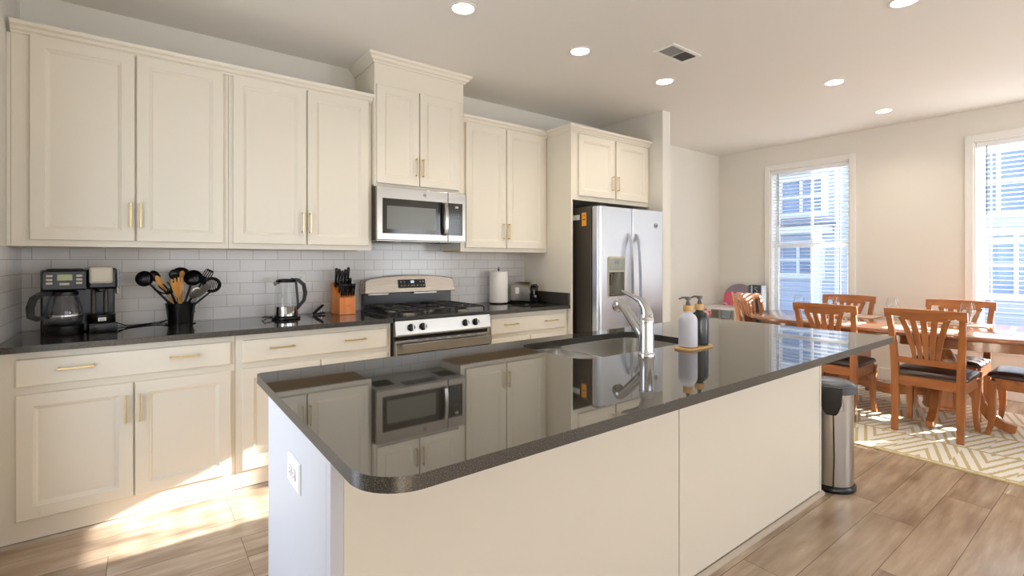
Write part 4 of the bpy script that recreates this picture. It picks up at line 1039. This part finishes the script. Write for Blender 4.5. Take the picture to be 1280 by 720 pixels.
t.lathe([(0.022, CT + 0.010), (0.022, CT + 0.288)], (PX, PY, 0), 40, cap0=False, cap1=False)
tag(t.build('paper_towel_roll', 'paper', smooth=40), 'tall white roll of paper towel on the counter right of the stove', 'paper towel')

# toaster on a black tray
tag(MB().slab(rrect(3.180, 3.445, -0.410, -0.115, 0.03, 6), [rrect(3.190, 3.435, -0.400, -0.125, 0.025, 6)], CT, CT + 0.010).slab(rrect(3.185, 3.440, -0.405, -0.120, 0.03, 6), [], CT, CT + 0.003).build('toaster_tray', 'black'), 'black rimmed tray under the toaster', 'tray')
TX, TY = 3.290, -0.265
t = thing('toaster', 'brushed steel two-slice toaster with a black control end', 'toaster', (TX, TY, CT + 0.003))
tm = Matrix.Translation((TX, TY, CT + 0.0032)) @ Matrix.Rotation(radians(-67), 4, 'Z')
m = MB(); R = []
for x, i in ((-0.125, 0.012), (-0.118, 0.003), (-0.110, 0.0), (0.082, 0.0)):
    R.append([(x, a, b) for a, b in rrect(-0.070 + i, 0.070 - i, 0.020, 0.185 - i, [0.045, 0.045, 0.006, 0.006], 6)])
m.rings(R); m.xform(tm); ts = m.build('shell', 'steel_v', t, smooth=40)
m = MB().rings([[(x, a, b) for a, b in rrect(-0.067, 0.067, 0.020, 0.182, [0.042, 0.042, 0.006, 0.006], 6)] for x in (0.0825, 0.094)]); m.xform(tm); te = m.build('chrome_end_rim', 'chrome', t, smooth=40)
m = MB().rings([[(x, a, b) for a, b in rrect(-0.058, 0.058, 0.024, 0.172, [0.036, 0.036, 0.006, 0.006], 6)] for x in (0.0945, 0.101)]); m.xform(tm); te = m.build('control_end', 'blackgloss', t, smooth=40)
m = MB(); m.box(0.101, 0.125, -0.026, 0.026, 0.140, 0.156, 0.005); m.xform(tm); m.build('lever', 'black', te)
m = MB(); m.lathe([(0.014, 0.0), (0.014, 0.010), (0.012, 0.013)], (0, 0, 0), 16, mtx=Matrix.Translation((0.101, 0.0, 0.060)) @ Matrix.Rotation(pi / 2, 4, 'Y')); m.xform(tm); m.build('dial', 'steel_v', te, smooth=40)
for i in range(3):
    m = MB(); m.box(0.101, 0.104, -0.030, -0.006, 0.085 + i * 0.014, 0.091 + i * 0.014); m.xform(tm); m.build('button', 'text', te)
m = MB(); m.box(-0.112, 0.084, -0.064, 0.064, 0.0, 0.022, 0.004); m.xform(tm); m.build('foot_base', 'black', t)
for yy in (-0.026, 0.026):
    m = MB(); m.box(-0.085, 0.060, yy - 0.013, yy + 0.013, 0.1845, 0.1862); m.xform(tm); m.build('slot', 'black', ts)
m = MB(); m.box(-0.058, -0.022, -0.0712, -0.0702, 0.085, 0.140); m.xform(tm); m.build('paper_label', 'label', ts)

# ------------------------------------------------------------------ ceiling lights and vent
CL = ['recessed ceiling light nearest the large left wall cabinets', 'recessed ceiling light between the first light and the ceiling vent', 'recessed ceiling light just below the ceiling vent',
      'recessed ceiling light over the dining side, larger of the two there', 'recessed ceiling light closest to the dining windows', 'recessed ceiling light cut by the top edge of the picture']
for (x, y), lb in zip(CANS, CL):
    t = thing('recessed_light', lb, 'ceiling light', (x, y, CZ), 'recessed ceiling lights')
    MB().lathe([(0.060, CZ + 0.0), (0.078, CZ - 0.0005), (0.078, CZ - 0.004), (0.072, CZ - 0.006), (0.062, CZ - 0.004)], (x, y, 0), 32, cap0=False, cap1=False).build('trim_ring', 'trim', t, smooth=40)
    MB().lathe([(0.0615, CZ - 0.004), (0.050, CZ + 0.05), (0.050, CZ + 0.06)], (x, y, 0), 32, cap0=False, cap1=False).build('baffle', 'trim', t, smooth=60)
    MB().lathe([(0.050, CZ + 0.048), (0.047, CZ + 0.046), (0.001, CZ + 0.044)], (x, y, 0), 32, cap0=False).build('lens', 'lens', t, smooth=60)
    l = light('can_lamp', 'AREA', (x, y, CZ + 0.038), (0, 0, -1), CAN_POWER, (1.0, 0.88, 0.72), shape='DISK', size=0.07, spread=radians(150))
x0, x1, y0, y1 = VENT
t = thing('ceiling_vent', 'square white ceiling vent with two slatted halves', 'vent', ((x0 + x1) / 2, (y0 + y1) / 2, CZ))
xm = (x0 + x1) / 2
m = MB().slab([(x0, y0), (x1, y0), (x1, y1), (x0, y1)], [[(x0 + 0.025, y0 + 0.025), (xm - 0.004, y0 + 0.025), (xm - 0.004, y1 - 0.025), (x0 + 0.025, y1 - 0.025)], [(xm + 0.004, y0 + 0.025), (x1 - 0.025, y0 + 0.025), (x1 - 0.025, y1 - 0.025), (xm + 0.004, y1 - 0.025)]], CZ - 0.010, CZ - 0.0005)
m.build('frame', 'trim', t, bevel=0.002)
m = MB()
for a, b, tl in ((x0 + 0.025, xm - 0.004, 40), (xm + 0.004, x1 - 0.025, -40)):
    n = 12
    for k in range(n):
        c = a + (b - a) * (k + .5) / n
        m.box(-0.006, 0.006, y0 + 0.02, y1 - 0.02, -0.0006, 0.0006, mtx=Matrix.Translation((c, 0, CZ - 0.006)) @ Matrix.Rotation(radians(tl), 4, 'Y'))
m.build('slats', 'ventgrey', t)
MB().box(x0 + 0.02, x1 - 0.02, y0 + 0.02, y1 - 0.02, CZ - 0.0015, CZ - 0.0005).build('duct', 'greymetal', t)

# ------------------------------------------------------------------ trash can
TC = (3.712, -2.572)
t = thing('trash_can', 'round stainless steel step trash can with grey lid beside the island', 'trash can', (TC[0], TC[1], 0))
MB().lathe([(0.124, 0.0), (0.127, 0.004), (0.127, 0.022), (0.118, 0.034), (0.116, 0.036)], (TC[0], TC[1], 0), 36).build('base_ring', 'black', t, smooth=40)
MB().lathe([(0.115, 0.034), (0.115, 0.548)], (TC[0], TC[1], 0), 40).build('body', 'steel_v', t, smooth=40)
MB().lathe([(0.120, 0.548), (0.130, 0.552), (0.131, 0.592), (0.122, 0.600)], (TC[0], TC[1], 0), 40).build('collar', 'lidgrey', t, smooth=40)
MB().lathe([(0.118, 0.6003), (0.110, 0.607), (0.07, 0.614), (0.005, 0.616)], (TC[0], TC[1], 0), 40).build('lid', 'lidgrey', t, smooth=40)
bd = Vector((-0.93, -0.37, 0)).normalized(); bs = Vector((bd.y * -1, bd.x, 0))
bm_ = Matrix(((bs.x, bd.x, 0, TC[0]), (bs.y, bd.y, 0, TC[1]), (0, 0, 1, 0), (0, 0, 0, 1)))
m = MB(); m.prism([(-0.055, 0.596), (0.055, 0.596), (0.050, 0.50), (0.034, 0.455), (0.022, 0.44), (-0.022, 0.44), (-0.034, 0.455), (-0.050, 0.50)], 0.108, 0.142, 'y'); m.xform(bm_); m.build('hinge_housing', 'black', t, bevel=0.004)
m = MB(); m.tube([(-0.055, 0.128, 0.54), (-0.060, 0.135, 0.47), (0.0, 0.14, 0.452), (0.060, 0.135, 0.47), (0.055, 0.128, 0.54)], 0.0022, 6); m.xform(bm_); m.build('wire_handle', 'chrome', t, smooth=60)
m = MB(); m.tube([(0.012, 0.117, 0.44), (0.016, 0.118, 0.2), (0.012, 0.119, 0.03)], 0.0035, 6); m.xform(bm_); m.build('hinge_rod', 'black', t, smooth=60)

# ------------------------------------------------------------------ dining area
o = MB().slab(rrect(4.560, 6.408, -4.25, -1.15, 0.01, 2), [], 0.0005, 0.009).build('area_rug', 'rug')
tag(o, 'cream rug with tan angular stripes under the dining table', 'rug')
RZ = 0.0094

def make_chair():
    """origin at the seat centre on the floor, facing +x"""
    t = thing('dining_chair', 'x', 'chair', (0, 0, 0), 'cherry dining chairs around the table')
    def B(m, name, mt_, **kw): return m.build(name, mt_, t, local=True, **kw)
    def leg_path(xs, y, taper):
        return MB().tube([(x, y, z) for x, z in xs], taper, flat=(1, 1))
    back = {}
    for s in (-1, 1):
        # rear leg runs up to the top rail
        yb, yt = s * 0.188, s * 0.212
        pts = [(-0.215, yb, 0.0), (-0.200, yb, 0.22), (-0.196, yb, 0.44), (-0.208, s * 0.194, 0.60), (-0.236, s * 0.203, 0.78), (-0.268, yt, 0.90)]
        m = MB().tube(pts, [0.85, 1.0, 1.05, 0.95, 0.85, 0.8], flat=(0.022, 0.020)); B(m, 'rear_leg', 'cherry', smooth=35)
        pts = [(0.232, s * 0.206, 0.0), (0.214, s * 0.200, 0.07), (0.204, s * 0.197, 0.16), (0.208, s * 0.199, 0.28), (0.206, s * 0.200, 0.405)]
        m = MB().tube(pts, [0.72, 0.75, 0.9, 1.15, 1.2], flat=(0.021, 0.021)); B(m, 'front_leg', 'cherry', smooth=35)
    m = MB(); m.box(-0.19, 0.19, -0.212, -0.192, 0.345, 0.425, 0.002); B(m, 'side_rail', 'cherry_h')
    m = MB(); m.box(-0.19, 0.19, 0.192, 0.212, 0.345, 0.425, 0.002); B(m, 'side_rail', 'cherry_h')
    m = MB(); m.box(0.192, 0.214, -0.185, 0.185, 0.350, 0.425, 0.002); B(m, 'front_rail', 'cherry_h')
    m = MB(); m.box(-0.208, -0.186, -0.17, 0.17, 0.355, 0.425, 0.002); B(m, 'back_rail', 'cherry_h')
    # seat pad
    m = MB(); R = []
    for i, z in ((0.012, 0.426), (0.0, 0.434), (0.0, 0.446), (0.010, 0.460), (0.045, 0.470), (0.10, 0.474)):
        R.append([(a * 1.0, b, z) for a, b in rrect(-0.180 + i, 0.236 - i, -0.222 + i, 0.222 - i, max(0.01, 0.04 - i * 0.2), 5)])
    m.rings(R); B(m, 'seat', 'leather', smooth=60)
    # lower back rail and curved top rail
    def yline(zc, hw_, zlo, zhi, x0, bowx, th, n=14, arch=0.0, lower=None):
        R = []
        for k in range(n + 1):
            s = -1 + 2 * k / n; x = x0 - bowx * (1 - s * s); y = hw_ * s
            lo = zlo if lower is None else zlo + lower(s); hi = zhi + arch * (1 - s * s)
            R.append([(x - th / 2 + (lo - 0.9) * 0, y, lo), (x + th / 2, y, lo), (x + th / 2 - 0.022 * (hi - lo) / 0.09, y, hi), (x - th / 2 - 0.022 * (hi - lo) / 0.09, y, hi)])
        return MB().rings(R)
    B(yline(0, 0.178, 0.520, 0.565, -0.200, 0.010, 0.020), 'lower_back_rail', 'cherry_h', smooth=35)
    B(yline(0, 0.236, 0.862, 0.930, -0.262, 0.022, 0.026, n=20, arch=0.006, lower=lambda s: -0.012 * (1 - abs(s)) ** 0.5 + (0.022 if 0.55 < abs(s) < 0.86 else 0.0)), 'top_rail', 'cherry_h', smooth=35)
    for k in (-2, -1, 0, 1, 2):
        yb, yt = k * 0.034, k * 0.066 - (0.0 if k == 0 else 0)
        pts = []
        for j in range(9):
            u = j / 8; yy = yb + (yt - yb) * (u ** 1.7); xx = -0.208 - 0.008 - (0.072 - 0.010 * (k * k) / 4) * u ** 1.3
            pts.append((xx, yy, 0.555 + 0.315 * u))
        R = []
        for j, p in enumerate(pts):
            u = j / 8; w = 0.0105 + 0.008 * u + 0.003 * sin(pi * u); th = 0.006
            R.append([(p[0] - th, p[1] - w, p[2]), (p[0] + th, p[1] - w, p[2]), (p[0] + th, p[1] + w, p[2]), (p[0] - th, p[1] + w, p[2])])
        B(MB().rings(R), 'back_slat', 'cherry', smooth=50)
    return t
ch = make_chair()
spots = [((5.325, -2.695), 0, 'nearest cherry dining chair, whole back and legs in view beyond the island corner'),
         ((5.290, -2.055), 0, 'cherry dining chair beside the trash can, its legs hidden behind the island end'),
         ((6.075, -1.790), 180, 'cherry dining chair across the table in front of the left window'),
         ((6.085, -2.650), 180, 'cherry dining chair across the table, its back seen over the nearest chair'),
         ((5.660, -1.330), -97, 'cherry dining chair at the far table end in front of the pink toy vanity'),
         ((5.745, -3.185), 90, 'cherry dining chair cut by the right edge of the picture, dark seat showing')]
for i, ((x, y), a, lb) in enumerate(spots):
    if i == 0: c = ch; c.location = (x, y, RZ); c.rotation_euler = (0, 0, radians(a)); c['label'] = lb
    else: c = dup(ch, (x, y, RZ), lb, radians(a))

# table: rounded top on two carved pedestals joined by a stretcher
TCX, TCY = 5.745, -2.31
t = thing('dining_table', 'large rounded cherry dining table on two footed pedestals', 'table', (TCX, TCY, RZ))
def sup(a, b, n=72, e=2.6):
    out = []
    for k in range(n):
        th = 2 * pi * k / n; c, s = cos(th), sin(th)
        out.append((TCX + a * math.copysign(abs(c) ** (2 / e), c), TCY + b * math.copysign(abs(s) ** (2 / e), s)))
    return out
m = MB(); R = []
for i, z in ((0.030, 0.722), (0.008, 0.728), (0.0, 0.738), (0.0, 0.750), (0.006, 0.758), (0.014, 0.760)):
    R.append([(x, y, z) for x, y in sup(0.60 - i, 1.20 - i)])
m.rings(R); m.build('tabletop', 'tablewood', t, smooth=40)
m = MB(); o1, o2 = sup(0.50, 1.08), sup(0.475, 1.055); m.slab(o1, [o2], 0.650, 0.7225); m.build('apron', 'tablewood', t, smooth=40)
for py, sg in ((-2.66, -1), (-1.94, 1)):
    m = MB(); px = 5.705
    m.lathe([(0.10, 0.7225), (0.10, 0.70), (0.052, 0.69), (0.052, 0.585), (0.060, 0.575), (0.085, 0.53), (0.098, 0.49), (0.088, 0.44), (0.060, 0.40), (0.065, 0.385), (0.105, 0.37), (0.110, 0.36)], (px, py, 0), 28)
    p = m.build('pedestal_column', 'cherry', t, smooth=35)
    m = MB().lathe([(0.110, 0.36), (0.118, 0.35), (0.118, 0.14), (0.125, 0.13), (0.125, 0.115), (0.09, 0.10), (0.03, 0.09)], (px, py, 0), 8); m.build('pedestal_drum', 'cherry', t, smooth=25)
    for dx, dy in ((-1, 0), (1, 0), (0, sg)):
        pts = []
        for (r, z) in ((0.10, 0.335), (0.15, 0.325), (0.20, 0.27), (0.24, 0.18), (0.29, 0.105), (0.35, 0.058), (0.405, 0.046), (0.425, 0.046)):
            r2 = r * (0.84 if dx else 1.0); pts.append((px + dx * r2, py + dy * r2, z))
        pts[-1] = (pts[-1][0], pts[-1][1], 0.042)
        MB().tube(pts, [1.0, 1.05, 1.05, 1, .95, 0.95, 0.95, 0.75], flat=(0.026, 0.034)).build('foot', 'cherry', t, smooth=50)
R = []
for k in range(21):
    s = -1 + k / 10; y = -2.30 + s * 0.25; top_ = 0.262 - 0.030 * cos(pi * s) - 0.0; lo = 0.165 - 0.018 * cos(pi * s)
    R.append([(5.688, y, lo), (5.722, y, lo), (5.722, y, top_), (5.688, y, top_)])
MB().rings(R).build('stretcher', 'cherry_h', t, smooth=50)

TZ = 0.7602
def wine_glass(x, y, label, s=1.0):
    t = thing('wine_glass', label, 'wine glass', (x, y, TZ), 'stemmed glasses on the dining table')
    k = s
    MB().lathe([(0.036 * k, TZ + 0.0005), (0.036 * k, TZ + 0.002), (0.012 * k, TZ + 0.005), (0.004 * k, TZ + 0.010)], (x, y, 0), 28, cap1=False).build('foot', 'glass', t, smooth=60)
    MB().lathe([(0.004 * k, TZ + 0.010), (0.0038 * k, TZ + 0.09 * k), (0.006 * k, TZ + 0.10 * k)], (x, y, 0), 12, cap0=False, cap1=False).build('stem', 'glass', t, smooth=60)
    MB().lathe([(0.006 * k, TZ + 0.10 * k), (0.026 * k, TZ + 0.110 * k), (0.044 * k, TZ + 0.135 * k), (0.047 * k, TZ + 0.150 * k), (0.040 * k, TZ + 0.190 * k), (0.034 * k, TZ + 0.215 * k), (0.0325 * k, TZ + 0.215 * k), (0.0385 * k, TZ + 0.190 * k), (0.0455 * k, TZ + 0.150 * k), (0.0425 * k, TZ + 0.136 * k), (0.025 * k, TZ + 0.112 * k), (0.001, TZ + 0.104 * k)], (x, y, 0), 32, cap0=False, cap1=False).build('bowl', 'glass', t, smooth=60)
wine_glass(5.600, -2.835, 'stemmed wine glass standing clear on the table, nearest the right window')
wine_glass(5.720, -2.330, 'stemmed wine glass rising over the left part of the nearest chair back')
wine_glass(5.480, -1.960, 'stemmed wine glass in front of the chair by the left window, right of its middle')
wine_glass(5.560, -1.640, 'stemmed wine glass seen against the left window blind')
t = MB().lathe([(0.030, TZ + 0.0045), (0.034, TZ + 0.010), (0.038, TZ + 0.12), (0.0365, TZ + 0.12), (0.032, TZ + 0.016), (0.001, TZ + 0.014)], (6.02, -2.80, 0), 28, cap1=False).build('water_tumbler', 'glass', smooth=60)
tag(t, 'clear tumbler on the placemat right of the clear-standing wine glass', 'tumbler')
PM = [('woven placemat at the nearest chair', 5.395, -2.60), ('woven placemat at the chair beside the trash can', 5.395, -1.98), ('woven placemat across the table before the chair by the left window', 6.08, -1.90), ('woven placemat under the clear tumbler', 6.07, -2.68)]
NP = ['pale folded napkin on the placemat at the nearest chair', 'pale folded napkin on the placemat at the chair beside the trash can', 'pale folded napkin before the chair by the left window', 'pale folded napkin on the placemat with the tumbler']
for (lb, x, y), nl in zip(PM, NP):
    o = MB().slab(rrect(x - 0.15, x + 0.15, y - 0.215, y + 0.215, 0.008, 3), [], TZ, TZ + 0.0035).build('placemat', 'mat'); tag(o, lb, 'placemat', 'placemats on the dining table')
    m = MB(); R = []
    for k in range(13):
        s = -1 + k / 6; h = 0.004 + 0.012 * (1 - s * s) + 0.003 * sin(5 * s)
        R.append([(x - 0.065, y + s * 0.085, TZ + 0.004), (x + 0.065, y + s * 0.085, TZ + 0.004), (x + 0.060, y + s * 0.085, TZ + 0.004 + h), (x - 0.060, y + s * 0.085, TZ + 0.004 + h * 0.8)])
    m.rings(R); o = m.build('folded_napkin', 'napkin', smooth=50); tag(o, nl, 'napkin', 'napkins on the placemats')

# toy vanity in the corner and dark tower by the window
t = thing('toy_vanity', 'small white toy vanity with pink and grey arched back in the dining corner', 'toy vanity', (0, 0, 0))
ar = [(-0.09, 0.70), (-0.57, 0.70), (-0.56, 0.80)]
for k in range(17):
    a = radians(180 * k / 16); ar.append((-0.33 - 0.205 * cos(a), 0.80 + 0.19 * sin(a)))
ar = [(-0.57, 0.68), (-0.09, 0.68)] + [(-0.33 + 0.225 * cos(radians(a)), 0.79 + 0.195 * sin(radians(a))) for a in range(0, 181, 12)]
MB().prism(ar, 6.925, 6.945, 'x').build('arched_back', 'vanity', t)
MB().box(6.45, 6.92, -0.56, -0.03, 0.665, 0.690, 0.004).build('top_shelf', 'white', t)
MB().box(6.47, 6.90, -0.53, -0.515, 0.58, 0.664).build('front_apron', 'white', t)
for a in (-0.50, -0.07):
    for b in (6.50, 6.88): MB().tube([(b, a, 0.0), (b, a, 0.664)], [0.014, 0.02], 12).build('leg', 'white', t, smooth=60)
MB().box(6.455, 6.468, -0.20, -0.06, 0.575, 0.664).build('side_picture', 'vanity', t)
MB().box(6.455, 6.468, -0.46, -0.34, 0.575, 0.664).build('side_picture', 'extdark', t)
t = thing('media_tower', 'tall dark glossy tower with ribbed front beside the left window', 'tower', (6.86, -0.60, 0.0))
MB().box(6.77, 6.915, -0.690, -0.525, 0.02, 0.985, 0.008).build('case', 'towertop', t)
MB().box(6.79, 6.90, -0.68, -0.535, 0.0, 0.02).build('plinth', 'black', t)
MB().box(6.764, 6.770, -0.684, -0.598, 0.10, 0.975).build('ribbed_front', 'towerface', t)
MB().tube([(6.766, -0.575, 0.02), (6.766, -0.575, 0.98)], 0.012, 12).build('side_strip', 'silverpipe', t, smooth=60)
MB().tube([(6.762, -0.648, 0.950), (6.762, -0.625, 0.958), (6.762, -0.612, 0.945), (6.762, -0.628, 0.925), (6.762, -0.648, 0.912), (6.762, -0.640, 0.892), (6.762, -0.612, 0.890)], 0.004, 6).build('emblem', 'text', t, smooth=60)

# ------------------------------------------------------------------ outside
struct(MB().box(7.2, 45, -30, 25, -0.5, -0.35).build('ground', 'pave'))
EX = 17.0
t = thing('street_house', 'blue grey sided townhouse with white trim seen through the dining windows', 'building', (0, 0, 0))
MB().box(EX, EX + 8, -4.6, 9.0, -0.4, 9.0).build('facade', 'siding', t)
def tw(y0, y1, z0, z1, n=2, x=EX):
    m = MB().slab([(y0 - 0.14, z0 - 0.16), (y1 + 0.14, z0 - 0.16), (y1 + 0.14, z1 + 0.18), (y0 - 0.14, z1 + 0.18)],
                  [[(y0 + (y1 - y0) * k / n + 0.04, z0), (y0 + (y1 - y0) * (k + 1) / n - 0.04, z0), (y0 + (y1 - y0) * (k + 1) / n - 0.04, z1), (y0 + (y1 - y0) * k / n + 0.04, z1)] for k in range(n)], x - 0.09, x, axis='x')
    m.box(x - 0.07, x, y0, y1, (z0 + z1) / 2 - 0.03, (z0 + z1) / 2 + 0.03)
    f = m.build('window_frame', 'exttrim', t)
    MB().box(x - 0.03, x - 0.001, y0, y1, z0, z1).build('pane', 'extglass', f)
tw(2.40, 3.62, 2.80, 3.78); tw(4.4, 5.8, 2.80, 3.78); tw(-1.9, -0.9, 2.5, 3.9); tw(0.4, 1.2, 2.7, 3.9, 1)
tw(2.5, 3.7, 0.9, 1.75); tw(-2.2, -1.2, 0.5, 1.9); tw(0.2, 1.5, 0.5, 1.8)
for y in (2.03, -0.55, -4.5): MB().box(EX - 0.06, EX, y - 0.06, y + 0.06, -0.4, 9.0).build('corner_board', 'exttrim', t)
MB().box(EX - 0.04, EX, -0.5, 1.95, -0.4, 9.0).build('pale_siding_bay', 'siding2', t)
MB().box(EX - 0.9, EX, 2.15, 6.0, 2.12, 2.34, 0.03).build('porch_cornice', 'exttrim', t)
MB().box(EX - 1.0, EX, 2.05, 6.1, 2.34, 2.44, 0.02).build('porch_roof', 'extdark', t)
for y in (2.3, 3.9, 5.6): MB().box(EX - 0.85, EX - 0.65, y - 0.1, y + 0.1, -0.4, 2.12).build('porch_column', 'exttrim', t)
for y in (1.2, 0.2, -2.6): MB().box(EX - 0.06, EX, y - 0.09, y + 0.09, 0.4, 1.9).build('shutter', 'extdark', t)
